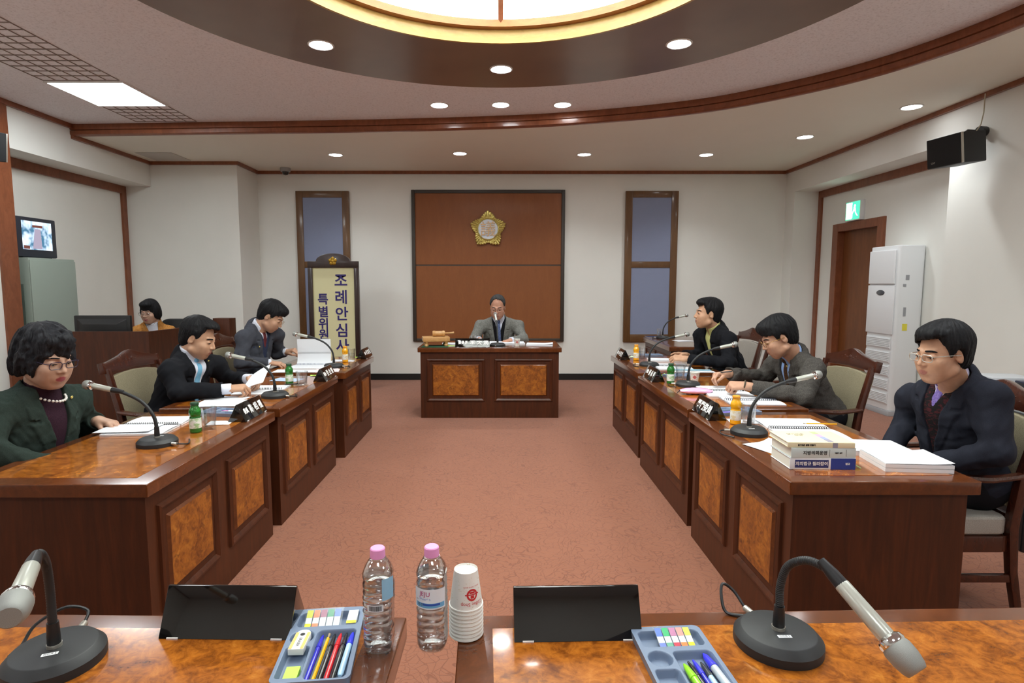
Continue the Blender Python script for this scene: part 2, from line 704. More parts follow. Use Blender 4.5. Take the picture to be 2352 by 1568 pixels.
c.box((-3.71, YB - 0.012, 0), (4.35, YB + 0.005, 0.098)).box((-5.3, 8.398, 0), (-3.69, 8.415, 0.098)).box((4.335, 8.82, 0), (4.35, YB, 0.098)).box((-3.705, 8.41, 0), (-3.688, 9.1, 0.098))
struct(c.build('baseboard_back', M_base, smooth=False))

# door in the right alcove
dr = MB().box((4.80, 7.40, 0), (4.85, 8.30, 2.24)).build('door_1', wood('door_veneer', srgb(112, 64, 30), srgb(138, 82, 42), (7, 7, 0.7), 0.4, 0.2), smooth=False)
struct(dr)
f = MB()
f.box((4.70, 7.29, 0), (4.80, 7.42, 2.33)).box((4.70, 8.28, 0), (4.80, 8.41, 2.33)).box((4.70, 7.42, 2.22), (4.80, 8.28, 2.33))
f.build('door_frame', M_frame, dr, bevel=0.006, smooth=False)
MB().cyl((4.80, 7.52, 1.0), (4.74, 7.52, 1.0), 0.028).build('door_handle', M_silver, dr)

# ------------------------------------------------------------ lamps
spots = [(-1.355, 4.614, 'R', 'recessed downlight on the left of the brown ceiling ring', 'downlights in the brown ceiling ring'),
         (0.004, 5.113, 'R', 'recessed downlight in the middle of the brown ceiling ring', 'downlights in the brown ceiling ring'),
         (1.338, 4.59, 'R', 'recessed downlight on the right of the brown ceiling ring', 'downlights in the brown ceiling ring'),
         (-1.355, 1.70, 'R', 'recessed downlight on the near left of the brown ceiling ring', 'downlights in the brown ceiling ring'),
         (0.0, 1.20, 'R', 'recessed downlight at the near middle of the brown ceiling ring', 'downlights in the brown ceiling ring'),
         (1.34, 1.70, 'R', 'recessed downlight on the near right of the brown ceiling ring', 'downlights in the brown ceiling ring'),
         (-0.625, 6.175, 'M', 'leftmost of three downlights close before the curved brown ceiling moulding', 'three downlights before the ceiling moulding'),
         (0.0, 6.16, 'M', 'middle of three downlights close before the curved brown ceiling moulding', 'three downlights before the ceiling moulding'),
         (0.628, 6.16, 'M', 'rightmost of three downlights close before the curved brown ceiling moulding', 'three downlights before the ceiling moulding'),
         (-2.182, 7.95, 'L', 'downlight on the cream back ceiling nearest the dome camera', 'downlights in the cream back ceiling'),
         (-0.534, 7.87, 'L', 'downlight on the cream back ceiling above the left of the wood wall panel', 'downlights in the cream back ceiling'),
         (1.102, 7.93, 'L', 'downlight on the cream back ceiling above the right of the wood wall panel', 'downlights in the cream back ceiling'),
         (2.717, 7.95, 'L', 'downlight on the cream back ceiling nearest the back right corner', 'downlights in the cream back ceiling'),
         (3.533, 7.0, 'L', 'downlight along the right wall farther from the hung speaker', 'downlights in the cream back ceiling'),
         (3.959, 5.837, 'L', 'downlight along the right wall right above the hung speaker', 'downlights in the cream back ceiling')]
M_disc = emis('downlight_glow', (0.95, 0.98, 1.0), DISC_E)
M_rim = plain('downlight_rim', srgb(225, 225, 222), 0.4)
first = None
for x, y, k, lab, grp in spots:
    z = {'R': ZM - 0.018, 'M': ZM, 'L': ZL}[k]
    if first is None:
        t_ = thing('recessed_downlight', lab, 'ceiling light', (x, y, z), 0, grp)
        MB().lathe([(0.082, -0.0005), (0.098, -0.0005), (0.098, -0.005), (0.088, -0.009), (0.082, -0.006), (0.082, -0.0005)], 32).build('rim', M_rim, t_)
        MB().lathe([(0, -0.006), (0.05, -0.0058), (0.083, -0.004)], 32).build('lens', M_disc, t_)
        first = t_
    else:
        t_ = copy_tree(first)
        t_.location = (x, y, z)
        t_['label'], t_['group'] = lab, grp
    ld = bpy.data.lights.new('downlight_lamp', 'SPOT')
    ld.energy = SPOT_WALL_W if k == 'L' else SPOT_W
    ld.spot_size = R(125)
    ld.spot_blend = 0.8
    ld.shadow_soft_size = 0.07
    ld.color = (0.93, 0.98, 1.0)
    lo = bpy.data.objects.new('downlight_lamp', ld)
    COL.objects.link(lo)
    lo.parent = t_
    lo.location = (0, 0, -0.02)

# square flush light in the grille; further unseen panels added to light the room
M_panel = emis('panel_glow', (0.92, 0.98, 1.0), PANEL_E)
first = None
for (x, y, lab) in ((-3.75, 5.825, 'bright square flush ceiling light panel over the left wall side'),
                    (-3.75, 2.6, 'added unseen square ceiling light panel nearer the front on the left side'),
                    (-3.75, -0.6, 'added unseen square ceiling light panel at the front left of the room'),
                    (2.7, 2.6, 'added unseen square ceiling light panel on the right side'),
                    (2.7, -0.6, 'added unseen square ceiling light panel at the front right of the room'),
                    (0.0, -1.2, 'added unseen square ceiling light panel at the front middle of the room')):
    if first is None:
        t_ = thing('ceiling_light_panel', lab, 'ceiling light', (x, y, ZM), 0, 'square ceiling light panels')
        f = MB()
        for s_ in (-1, 1):
            f.cbox((s_ * 0.35, 0, -0.006), (0.02, 0.72, 0.012)).cbox((0, s_ * 0.35, -0.006), (0.68, 0.02, 0.012))
        f.build('frame', M_rim, t_, smooth=False)
        MB().cbox((0, 0, -0.006), (0.68, 0.68, 0.008)).build('diffuser', M_panel, t_, smooth=False)
        first = t_
    else:
        dup(first, lab, (x, y, ZM))
M_lat = plain('grille_slats', srgb(140, 128, 120), 0.6)
for (y0, y1, lab) in ((4.15, 5.44, 'brown square lattice ceiling vent on the near side of the light panel'), (6.2, 6.78, 'brown square lattice ceiling vent between light panel and curved moulding')):
    g = MB()
    nx = 6
    for i in range(nx + 1):
        x = -4.09 + 0.68 * i / nx
        g.cbox((x, (y0 + y1) / 2, ZM - 0.003), (0.005, y1 - y0, 0.006))
    ny = round((y1 - y0) / 0.117)
    for j in range(ny + 1):
        y = y0 + (y1 - y0) * j / ny
        g.cbox((-3.75, y, ZM - 0.003), (0.68, 0.007, 0.006))
    tag(g.build('ceiling_vent', M_lat, smooth=False), lab, 'ceiling vent', 'lattice ceiling vents')
tag(MB().prism([(-4.76, 7.82), (-4.28, 7.82), (-4.28, 8.30), (-4.76, 8.30)], ZL - 0.008, ZL - 0.0005).build('ceiling_hatch', plain('hatch_board', srgb(196, 192, 184), 0.6), bevel=0.003), 'pale square access hatch in the cream ceiling at the back left', 'ceiling hatch')
cc = thing('dome_camera', 'small grey dome security camera on the ceiling near the back left corner', 'security camera', (-3.18, 8.86, ZL))
MB().lathe([(0, 0), (0.075, 0), (0.078, -0.02), (0.07, -0.05), (0.05, -0.055), (0, -0.055)], 28).build('housing', plain('camera_grey', srgb(160, 160, 158), 0.4), cc)
MB().lathe([(0.05, -0.055), (0.045, -0.08), (0.03, -0.098), (0, -0.106)], 24).build('lens_bubble', plain('smoked_bubble', srgb(30, 34, 34), 0.1, coat=0.6), cc)
# ------------------------------------------------------------ desks
TOP = 0.75


def make_desk(name, label, w, d=0.74, h=TOP, loc=(0, 0, 0), rz=0.0, group=None, panels=2, mirror_gap=0.105, burltop=True, border=0.085):
    """front faces local -y, near edge of the top on y = 0"""
    t = thing(name, label, 'desk', loc, rz, group)
    th, ov = 0.055, 0.028
    MB().box((-w / 2, 0, h - th), (w / 2, d, h - 0.0012)).build('tabletop', M_top, t, bevel=0.006, seg=3)
    if burltop:
        MB().box((-w / 2 + 0.075, border, h - 0.004), (w / 2 - 0.075, d - 0.06, h)).build('burl_inlay', M_burltop, t, smooth=False)
    else:
        MB().box((-w / 2 + 0.085, 0.085, h - 0.004), (w / 2 - 0.085, d - 0.06, h)).build('veneer_inlay', M_top, t, smooth=False)
    bw = w / 2 - ov
    MB().box((-bw, ov, 0), (bw, ov + 0.03, h - th)).build('front_board', M_dark, t, smooth=False)
    for s in (-1, 1):
        MB().box((s * bw if s < 0 else bw - 0.03, ov + 0.03, 0), (-bw + 0.03 if s < 0 else bw, d - 0.03, h - th)).build('side_board', M_dark, t, smooth=False)
    MB().box((-bw + 0.03, ov + 0.03, h - th - 0.09), (bw - 0.03, d - 0.04, h - th - 0.07)).build('drawer_shelf', M_dark, t, smooth=False)
    mz0, mz1 = h * 0.235, h * 0.84
    gap = mirror_gap
    tot = 2 * bw - 2 * 0.068
    pw = (tot - gap * (panels - 1)) / panels
    for k in range(panels):
        x0 = -bw + 0.068 + k * (pw + gap)
        x1 = x0 + pw
        f = MB()
        y1 = ov + 0.001
        prof = [(0, 0), (0.004, -0.012), (0.016, -0.016), (0.026, -0.010), (0.034, -0.002), (0.034, 0)]
        # mitred picture-frame moulding
        cs = [(x0, mz0, 1, 1), (x1, mz0, -1, 1), (x1, mz1, -1, -1), (x0, mz1, 1, -1)]
        vs, fs = [], []
        for (cx, cz, sx, sz) in cs:
            for (o, y) in prof:
                vs.append((cx + sx * o, y1 + y, cz + sz * o))
        m = len(prof)
        for a in range(4):
            b = (a + 1) % 4
            for q in range(m - 1):
                fs.append((a * m + q, b * m + q, b * m + q + 1, a * m + q + 1))
        f.add(vs, fs)
        f.build('panel_moulding', M_dark, t, angle=25)
        g = 0.062
        rim = 0.012
        X0, X1, Z0, Z1 = x0 + g, x1 - g, mz0 + g, mz1 - g
        pv = [(X0, y1, Z0), (X1, y1, Z0), (X1, y1, Z1), (X0, y1, Z1)] + [(X0 + rim, y1 - 0.012, Z0 + rim), (X1 - rim, y1 - 0.012, Z0 + rim), (X1 - rim, y1 - 0.012, Z1 - rim), (X0 + rim, y1 - 0.012, Z1 - rim)]
        b = MB()
        b.cur = 1
        b.add(pv, [(0, 1, 5, 4), (1, 2, 6, 5), (2, 3, 7, 6), (3, 0, 4, 7)])
        b.cur = 0
        b.add(pv, [(4, 5, 6, 7)])
        b.build('burl_panel', [M_burl, M_top], t, smooth=False)
    return t


def side_desk(side, y0, y1, label, x):
    w = y1 - y0
    return make_desk('council_desk', label, w, 0.74, TOP, (x, (y0 + y1) / 2, 0), PI / 2 if side < 0 else -PI / 2, 'dark wood desks in two facing rows')


side_desk(-1, 2.160, 3.430, 'walnut desk nearest on the left side, behind it the woman in dark green jacket', -1.345)
side_desk(-1, 3.510, 4.785, 'walnut desk in the middle of the left row before the light blue tie', -1.345)
side_desk(-1, 4.935, 6.060, 'walnut desk at the far end of the left row before the standing sign', -1.325)
side_desk(1, 2.190, 3.415, 'walnut desk nearest on the right side, carrying the stack of three books', 1.115)
side_desk(1, 3.500, 4.790, 'walnut desk in the middle of the right row with the pink pencil pouch', 1.135)
side_desk(1, 4.935, 6.150, 'walnut desk at the far end of the right row before the yellow shirt', 1.165)
make_desk('chairman_desk', 'walnut desk facing the camera at the room end below the gold emblem', 1.60, 0.78, 0.80, (-0.123, 6.45, 0), 0, burltop=False)
make_desk('side_table_desk', 'walnut side desk by the back right wall below the blue panel', 1.30, 0.74, TOP, (2.02, 7.62, 0), -PI / 2, burltop=False)
make_desk('front_desk', 'glossy burl desk in the left foreground with left microphone and pen tray', 1.50, 0.74, TOP, (-0.965, 1.285, 0), PI + R(-0.8), 'burl topped desks in the foreground', border=0.055)
make_desk('front_desk', 'glossy burl desk in the right foreground with paper cups and right microphone', 1.50, 0.74, TOP, (0.655, 1.300, 0), PI + R(1.6), 'burl topped desks in the foreground', border=0.055)

# ------------------------------------------------------------ chairs
M_beige = weave('beige_upholstery', srgb(128, 119, 97), srgb(154, 145, 121), 300, 0.95, 0.25)
M_grey = weave('grey_upholstery', srgb(150, 144, 136), srgb(178, 172, 164), 300, 0.95, 0.25)


def make_chair(label, loc, rz, back=M_beige, seat=M_grey):
    """occupant faces local +y"""
    t = thing('armchair', label, 'chair', loc, rz, 'carved wooden armchairs around the desks')
    s = MB()
    s.prism(rrect(0.50, 0.47, 0.05, 4, 0, 0.0), 0.385, 0.47)
    s.build('seat', seat, t, bevel=0.022, seg=3)
    f = MB()
    f.box((-0.25, 0.20, 0.31), (0.25, 0.235, 0.385)).box((-0.25, -0.235, 0.31), (0.25, -0.20, 0.385)).box((-0.255, -0.2, 0.31), (-0.22, 0.2, 0.385)).box((0.22, -0.2, 0.31), (0.255, 0.2, 0.385))
    f.build('seat_frame', M_chairw, t, bevel=0.004)
    for sx in (-1, 1):
        MB().tube([(sx * 0.25, 0.215, 0), (sx * 0.252, 0.22, 0.2), (sx * 0.255, 0.215, 0.40), (sx * 0.262, 0.17, 0.55), (sx * 0.268, 0.15, 0.655)], [0.018, 0.022, 0.025, 0.022, 0.02], 4, up=(1, 1, 0)).build('front_leg', M_chairw, t, bevel=0.004)
        MB().tube([(sx * 0.245, -0.30, 0), (sx * 0.245, -0.255, 0.22), (sx * 0.247, -0.235, 0.42), (sx * 0.25, -0.262, 0.65), (sx * 0.252, -0.335, 0.95)], [0.022, 0.025, 0.029, 0.027, 0.022], 4, up=(1, 1, 0)).build('rear_post', M_chairw, t, bevel=0.004)
        arm = smoothpath([(sx * 0.255, -0.27, 0.665), (sx * 0.275, -0.1, 0.655), (sx * 0.285, 0.08, 0.668), (sx * 0.275, 0.235, 0.662)], 5)
        MB().tube(arm, [0.024] * 5 + [0.027] * 5 + [0.03] * 5 + [0.026], 8, sx=0.62, up=(1, 0, 0)).build('armrest', M_chairw, t)
        MB().box((sx * 0.247 - 0.011, -0.27, 0.17), (sx * 0.247 + 0.011, 0.215, 0.205)).build('stretcher', M_chairw, t, bevel=0.003)
    # back cushion, leaning
    T = frame((0, -0.262, 0.5), (1, 0, 0), Vector((0, 0.97, 0.22)).normalized(), Vector((0, -0.22, 0.97)).normalized())
    b = MB()
    b.prism([(p[0], p[1]) for p in [(-0.215, 0), (0.215, 0), (0.225, 0.40), (0.12, 0.418), (0, 0.425), (-0.12, 0.418), (-0.225, 0.40)]], -0.03, 0.03, T @ Matrix(((1, 0, 0, 0), (0, 0, -1, 0), (0, 1, 0, 0), (0, 0, 0, 1))))
    b.build('back_cushion', back, t, bevel=0.018, seg=3)
    # carved crest rail
    up, lo = [], []
    for k in range(25):
        x = -0.275 + 0.55 * k / 24
        q = abs(x) / 0.275
        top = 0.545 - 0.055 * q ** 1.2 + 0.018 * math.exp(-(x / 0.07) ** 2) + (0.012 if q > 0.93 else 0)
        up.append((x, top))
        lo.append((x, 0.425 + 0.012 * (1 - q)))
    Tc = T @ Matrix(((1, 0, 0, 0), (0, 0, -1, 0), (0, 1, 0, 0), (0, 0, 0, 1)))
    MB().prism(lo + up[::-1], -0.024, 0.02, Tc).build('crest_rail', M_chairw, t, bevel=0.006)
    cv = MB()
    for sx in (-1, 1):
        for k in range(7):
            a = k / 6
            x = sx * (0.03 + 0.17 * a)
            z = 0.495 - 0.02 * a + 0.012 * math.sin(a * 9)
            cv.sphere((x, 0.0, 0), 0.011 - 0.004 * a, 10, 6, (1.6, 0.4, 0.7), T @ Matrix.Translation((0, 0.021, z)))
    cv.sphere((0, 0, 0), 0.016, 12, 8, (1.2, 0.4, 1.0), T @ Matrix.Translation((0, 0.02, 0.5)))
    cv.build('carving', M_chairw, t)
    MB().box((-0.225, -0.03, -0.06), (0.225, 0.02, -0.03), T).build('back_rail', M_chairw, t, bevel=0.003)
    return t


make_chair('carved armchair at the left photo edge behind the woman in dark green jacket', (-2.36, 2.74, 0), -PI / 2)
make_chair('carved beige armchair behind the man with light blue tie, left row', (-2.22, 4.02, 0), -PI / 2 - 0.08)
make_chair('carved beige armchair behind the man with dark red tie, left row', (-2.25, 5.40, 0), -PI / 2)
make_chair('carved armchair with grey seat carrying the man in dark navy suit, right foreground', (2.045, 2.77, 0), PI / 2, seat=M_grey)
make_chair('carved beige armchair behind the man in grey tweed jacket, right row', (2.13, 4.10, 0), PI / 2 + 0.06)
make_chair('carved armchair with grey back behind the man in yellow shirt', (2.23, 5.30, 0), PI / 2, back=M_grey)
make_chair('empty carved armchair with grey back beyond the man in yellow shirt', (2.24, 6.02, 0), PI / 2 + 0.05, back=M_grey)
make_chair('carved armchair on which the chairman in light grey tweed sits', (-0.02, 7.62, 0), PI, back=M_grey)

# ------------------------------------------------------------ wall pieces
M_board = wood('brown_panel_board', srgb(140, 82, 42), srgb(153, 92, 49), (3, 3, 0.7), 0.5, 0.05)
M_bframe = plain('dark_grey_brown_frame', srgb(58, 50, 42), 0.45)
b = thing('wall_panel', 'big two part brown wood panel with dark frame on the back wall', 'wall panel', (-0.19, YB, 0))
bw, bz0, bz1 = 1.17, 0.605, 2.917
f = MB()
for s in (-1, 1):
    f.box((min(s * bw, s * (bw - 0.055)), -0.05, bz0), (max(s * bw, s * (bw - 0.055)), -0.001, bz1))
f.box((-bw + 0.055, -0.05, bz1 - 0.05), (bw - 0.055, -0.001, bz1)).box((-bw + 0.055, -0.05, bz0), (bw - 0.055, -0.001, bz0 + 0.05))
f.build('frame', M_bframe, b, bevel=0.01)
MB().box((-bw + 0.055, -0.028, 1.795), (bw - 0.055, -0.001, bz1 - 0.05)).build('upper_board', M_board, b, smooth=False)
MB().box((-bw + 0.055, -0.028, bz0 + 0.05), (bw - 0.055, -0.001, 1.773)).build('lower_board', M_board, b, smooth=False)
MB().box((-bw + 0.055, -0.024, 1.773), (bw - 0.055, -0.001, 1.795)).build('divider', M_bframe, b, smooth=False)

M_blue = weave('blue_grey_fabric', srgb(130, 138, 164), srgb(150, 158, 184), 420, 0.95, 0.2, 0.1)
M_oak = wood('brown_oak_frame', srgb(96, 66, 38), srgb(122, 86, 50), (5, 5, 0.8), 0.4, 0.2)
for x0, x1, lab in ((-3.11, -2.305, 'tall blue fabric wall panel with oak frame, left of the emblem, behind the sign'), (1.90, 2.70, 'tall blue fabric wall panel with oak frame, right of the emblem')):
    p = thing('acoustic_panel', lab, 'wall panel', ((x0 + x1) / 2, YB, 0), 0, 'blue fabric panels on the back wall')
    w2 = (x1 - x0) / 2
    z0, z1, e = 0.60, 2.90, 0.105
    f = MB()
    for s in (-1, 1):
        f.box((min(s * w2, s * (w2 - e)), -0.055, z0), (max(s * w2, s * (w2 - e)), -0.001, z1))
    f.box((-w2 + e, -0.055, z1 - 0.1), (w2 - e, -0.001, z1)).box((-w2 + e, -0.055, z0), (w2 - e, -0.001, z0 + 0.12)).box((-w2 + e, -0.055, 1.745), (w2 - e, -0.001, 1.84))
    f.build('frame', M_oak, p, bevel=0.005)
    MB().box((-w2 + e, -0.045, 1.84), (w2 - e, -0.002, z1 - 0.1)).build('fabric_panel', M_blue, p, smooth=False)
    MB().box((-w2 + e, -0.045, z0 + 0.12), (w2 - e, -0.002, 1.745)).build('fabric_panel', M_blue, p, smooth=False)

# gold council emblem
em = thing('gold_emblem', 'gold five pointed flower emblem with white disc and character on the brown panel', 'emblem', (-0.192, YB - 0.03, 2.325))
RX = Matrix.Rotation(PI / 2, 4, 'X')  # local z -> -y (towards the room)
g = MB()
for k in range(5):
    a0 = PI / 2 + 2 * PI * k / 5
    for j in range(-4, 5):
        a = a0 + j * 2 * PI / 45 * 0.98
        q = abs(j) / 4
        r1 = 0.285 - 0.075 * q
        for rr, wd, hh in ((r1, 0.021, 0.03), (r1 * 0.82, 0.019, 0.045), (r1 * 0.68, 0.015, 0.05)):
            p0 = Vector((0.14 * math.cos(a), 0.14 * math.sin(a), 0.02))
            p1 = Vector((rr * math.cos(a), rr * math.sin(a), hh * (0.75 + 0.25 * (j % 2))))
            g.tube([p0, (p0 + p1) / 2 + Vector((0, 0, 0.008)), p1 - (p1 - p0).normalized() * 0.012, p1], [0.010, wd * 0.8, wd, 0.006], 8, RX)
g.lathe([(0, 0.0), (0.2, 0.0), (0.19, 0.022), (0, 0.022)], 40, RX)
g.build('petals', M_gold, em)
MB().lathe([(0.150, 0.0), (0.168, 0.03), (0.166, 0.055), (0.156, 0.062), (0.148, 0.05), (0.148, 0.02)], 48, RX).build('rim', M_gold, em)
MB().lathe([(0, 0.052), (0.15, 0.05), (0.15, 0.02), (0, 0.02)], 48, RX).build('white_disc', plain('white_enamel', srgb(224, 230, 240), 0.3), em)
text('character', '議', 0.245, plain('bronze_character', srgb(186, 150, 110), 0.35, metal=0.5), em, Matrix.Translation((0, -0.056, -0.012)) @ RX, 0.006)

# standing sign
sg = thing('standing_sign', 'tall standing signboard with cream face and dark blue Korean letters, left of the emblem', 'sign', (-2.325, 8.20, 0))
M_signw = wood('dark_sign_wood', srgb(44, 30, 26), srgb(62, 44, 38), (6, 6, 0.8), 0.35, 0.3)
hw = 0.352
zt = 1.812
outer = [(-hw, 0.04), (hw, 0.04), (hw, zt)]
arch = [(0.235 * math.cos(R(a)), zt + 0.108 * math.sin(R(a))) for a in range(0, 181, 10)]
outer += [(0.245, zt)] + arch + [(-0.245, zt), (-hw, zt)]
XZ = Matrix(((1, 0, 0, 0), (0, 0, -1, 0), (0, 1, 0, 0), (0, 0, 0, 1)))  # (x,y,z)->(x,-z,y)
MB().prism(outer, -0.03, 0.0, XZ).build('back_board', M_signw, sg, bevel=0.003)
f = MB()
iw, iz0, iz1 = 0.288, 0.20, 1.722
f.prism([(-hw, 0.04), (-iw, 0.04), (-iw, iz1), (-hw, iz1)], 0.0, 0.03, XZ).prism([(iw, 0.04), (hw, 0.04), (hw, iz1), (iw, iz1)], 0.0, 0.03, XZ)
f.prism([(-iw, 0.04), (iw, 0.04), (iw, iz0), (-iw, iz0)], 0.0, 0.03, XZ)
f.prism([(-hw, iz1), (hw, iz1), (hw, zt), (0.245, zt)] + arch + [(-0.245, zt), (-hw, zt)], 0.0, 0.03, XZ)
f.build('frame', M_signw, sg, bevel=0.006)
MB().prism([(-iw, iz0), (iw, iz0), (iw, iz1), (-iw, iz1)], 0.0005, 0.006, XZ).build('face', plain('cream_sign_face', srgb(222, 218, 172), 0.5), sg, smooth=False)
for s in (-1, 1):
    MB().box((s * 0.27 - 0.03, -0.16, 0), (s * 0.27 + 0.03, 0.22, 0.05)).build('foot', M_signw, sg, bevel=0.008)
M_navy = plain('navy_lettering', srgb(44, 32, 110), 0.5)
SG = Matrix.Translation((0, -0.007, 0)) @ RX
for ch, z in zip('조례안심사', (1.535, 1.302, 1.069, 0.836, 0.62)):
    text('letter', ch, 0.205, M_navy, sg, Matrix.Translation((0.10, 0, z)) @ SG, 0.001, bold=0.004)
for ch, z in zip('특별위원회', (1.277, 1.10, 0.935, 0.78, 0.62)):
    text('letter', ch, 0.165, M_navy, sg, Matrix.Translation((-0.156, 0, z)) @ SG, 0.001, bold=0.004)
eg = MB()
for k in range(5):
    a = PI / 2 + 2 * PI * k / 5
    eg.sphere((0.035 * math.cos(a), 0.035 * math.sin(a), 0.032), 0.026, 10, 6, (1, 1, 0.3), XZ @ Matrix.Translation((0, zt + 0.0, 0)))
eg.sphere((0, 0, 0.036), 0.022, 12, 6, (1, 1, 0.3), XZ @ Matrix.Translation((0, zt, 0)))
eg.build('emblem', plain('old_gold', srgb(168, 130, 40), 0.35, metal=0.6), sg)

# exit sign
ex = thing('exit_sign', 'lit green emergency exit sign box on the wall above the door', 'exit sign', (4.73, 7.90, 2.465))
MB().box((-0.06, -0.165, -0.13), (0, 0.165, 0.13)).build('housing', M_white, ex, bevel=0.008)
MB().box((-0.064, -0.15, -0.115), (-0.0605, 0.15, 0.115)).build('lit_face', emis('exit_green', (0.06, 0.75, 0.34), 1.5), ex, smooth=False)
EXM = frame((-0.065, 0, 0), (0, -1, 0), (0, 0, 1), (-1, 0, 0))
p = MB()
p.prism([(-0.135, -0.105), (-0.01, -0.105), (-0.01, 0.105), (-0.135, 0.105)], 0, 0.0015, EXM)
p.sphere((0.05, 0.06, 0.0), 0.018, 10, 6, (1, 1, 0.1), EXM)
p.prism([(0.02, -0.01), (0.075, -0.01), (0.06, 0.045), (0.03, 0.045)], 0, 0.0015, EXM)
p.tube([(0.035, 0, 0), (0.0, -0.04, 0), (0.0, -0.09, 0)], 0.01, 6, EXM, sx=0.15).tube([(0.06, 0, 0), (0.085, -0.045, 0), (0.12, -0.075, 0)], 0.01, 6, EXM, sx=0.15)
p.build('running_figure', emis('exit_white', (0.8, 1.0, 0.9), 6), ex)

# floor-standing air conditioner
M_ac = plain('ac_white', srgb(226, 228, 230), 0.35)
ac = thing('air_conditioner', 'tall white floor standing air conditioner beside the door', 'air conditioner', (4.565, 6.80, 0))
MB().prism(rrect(0.31, 0.50, 0.04, 5), 0.06, 1.93).build('body', M_ac, ac, bevel=0.012, seg=3)
MB().box((-0.16, -0.255, 0), (0.155, 0.255, 0.06)).build('base', plain('ac_grey', srgb(170, 172, 176), 0.5), ac, bevel=0.005)
# the front (facing -x) with outlet, display and louvres
fx = -0.156
MB().box((fx - 0.022, -0.225, 1.50), (fx, 0.225, 1.88)).build('outlet_cover', M_ac, ac, bevel=0.014, seg=3)
MB().box((fx - 0.014, -0.235, 0.93), (fx, 0.235, 1.485)).build('front_panel', M_ac, ac, bevel=0.008)
MB().sphere((fx - 0.014, 0.0, 1.40), 0.075, 24, 10, (0.10, 1, 0.42)).build('display', plain('ac_display', srgb(70, 74, 80), 0.15, coat=0.5), ac)
lv = MB()
for k in range(5):
    zb = 0.14 + 0.158 * k
    lv.box((fx - 0.008, -0.215, zb - 0.005), (fx, 0.215, zb + 0.12))
    for j in range(6):
        lv.box((fx - 0.016, -0.205, zb + 0.008 + j * 0.0185), (fx - 0.007, 0.205, zb + 0.016 + j * 0.0185))
lv.build('intake_louvre', M_ac, ac, smooth=False)
st = MB()
for lo_, hi_ in (((-0.06, -0.2525, 1.545), (-0.02, -0.2502, 1.60)), ((-0.085, -0.2525, 1.47), (-0.05, -0.2502, 1.50)), ((-0.065, -0.2525, 1.14), (-0.035, -0.2502, 1.24))):
    MB().box(lo_, hi_).build('side_label', plain('grey_label', srgb(150, 152, 156), 0.5), ac, smooth=False)
MB().box((-0.065, -0.2525, 0.98), (-0.01, -0.2502, 1.055)).build('yellow_sticker', plain('yellow_sticker', srgb(226, 214, 70), 0.5), ac, smooth=False)

# hung speakers
def speaker(label, loc, rz, tilt=0.12, s_=1):
    s = thing('wall_speaker', label, 'speaker', loc, rz, 'black speakers hung on the side walls')
    T = Matrix.Rotation(tilt, 4, 'X')
    MB().prism([(-0.17, -0.15), (0.17, -0.15), (0.14, 0.13), (-0.14, 0.13)], -0.13, 0.13, T).build('cabinet', M_matblack, s, bevel=0.008)
    MB().box((s_ * 0.169 - 0.006, -0.158, -0.128), (s_ * 0.169 + 0.006, -0.14, 0.128), T).build('edge_strip', M_silver, s, bevel=0.002)
    MB().box((-0.162, -0.163, -0.126), (0.162, -0.148, 0.126), T).build('grille', plain('speaker_cloth', srgb(16, 17, 19), 0.8, bump=0.3, bscale=700), s, bevel=0.006)
    text('badge', 'CRY', 0.022, M_silver, s, T @ Matrix.Translation((-0.10, -0.164, -0.085)) @ RX, 0.001)
    MB().tube([(0.0, 0.02, 0.13), (0, 0.08, 0.17), (0, 0.22, 0.17)], 0.012, 8).cyl((0, 0.2, 0.17), (0, 0.26, 0.17), 0.045).build('bracket', M_black, s)
    MB().tube([(0.10, 0.05, 0.13), (0.10, 0.10, 0.2), (0.10, 0.12, 0.3), (0.10, 0.12, 0.46)], 0.005, 6).build('cable', plain('cream_cable', srgb(180, 172, 150), 0.6), s)
    return s


speaker('black speaker hung high on the right wall under the ceiling', (4.08, 5.36, 2.69), -PI / 2 + 0.18)
speaker('black speaker cut by the left photo edge, high on the wood pilaster', (-4.77, 5.46, 2.77), PI / 2 - 0.35)

# ------------------------------------------------------------ left rear corner: cabinet, television, counter
M_cab = plain('grey_green_steel', srgb(146, 158, 148), 0.45)
cb = thing('steel_cabinet', 'tall grey green steel cabinet in the left alcove under the television', 'cabinet', (-5.085, 6.43, 0))
MB().box((-0.205, -0.33, 0), (0.205, 0.33, 1.775)).build('body', M_cab, cb, bevel=0.008)
MB().box((0.205, -0.325, 0.05), (0.217, 0.325, 1.75)).build('door', M_cab, cb, bevel=0.004)
MB().box((0.05, -0.336, 1.58), (0.10, -0.33, 1.66)).build('lock_plate', plain('dark_blue_plate', srgb(40, 40, 80), 0.4), cb, smooth=False)
MB().box((-0.02, -0.335, 0.4), (0.14, -0.33, 1.5)).build('side_panel', plain('grey_green_dark', srgb(110, 124, 116), 0.5), cb, smooth=False)
tv = thing('television', 'small dark tube television showing a bluish meeting picture, on the steel cabinet', 'television', (-5.0, 6.40, 1.776), 0.0)
MB().box((-0.06, -0.27, 0.01), (0.0, 0.27, 0.43)).build('bezel', plain('tv_charcoal', srgb(42, 46, 56), 0.4), tv, bevel=0.012)
MB().prism([(-0.27, -0.17), (-0.06, -0.26), (-0.06, 0.26), (-0.27, 0.17)], 0.03, 0.41).build('rear_case', plain('tv_case', srgb(52, 54, 56), 0.5), tv, bevel=0.015)
MB().box((-0.05, -0.2, 0), (-0.01, 0.2, 0.012)).build('foot', M_black, tv, smooth=False)
tm = NT('tv_picture')
v = tm.coords((1, 7, 7))
nn = tm.noise(v, 1.3, 2)
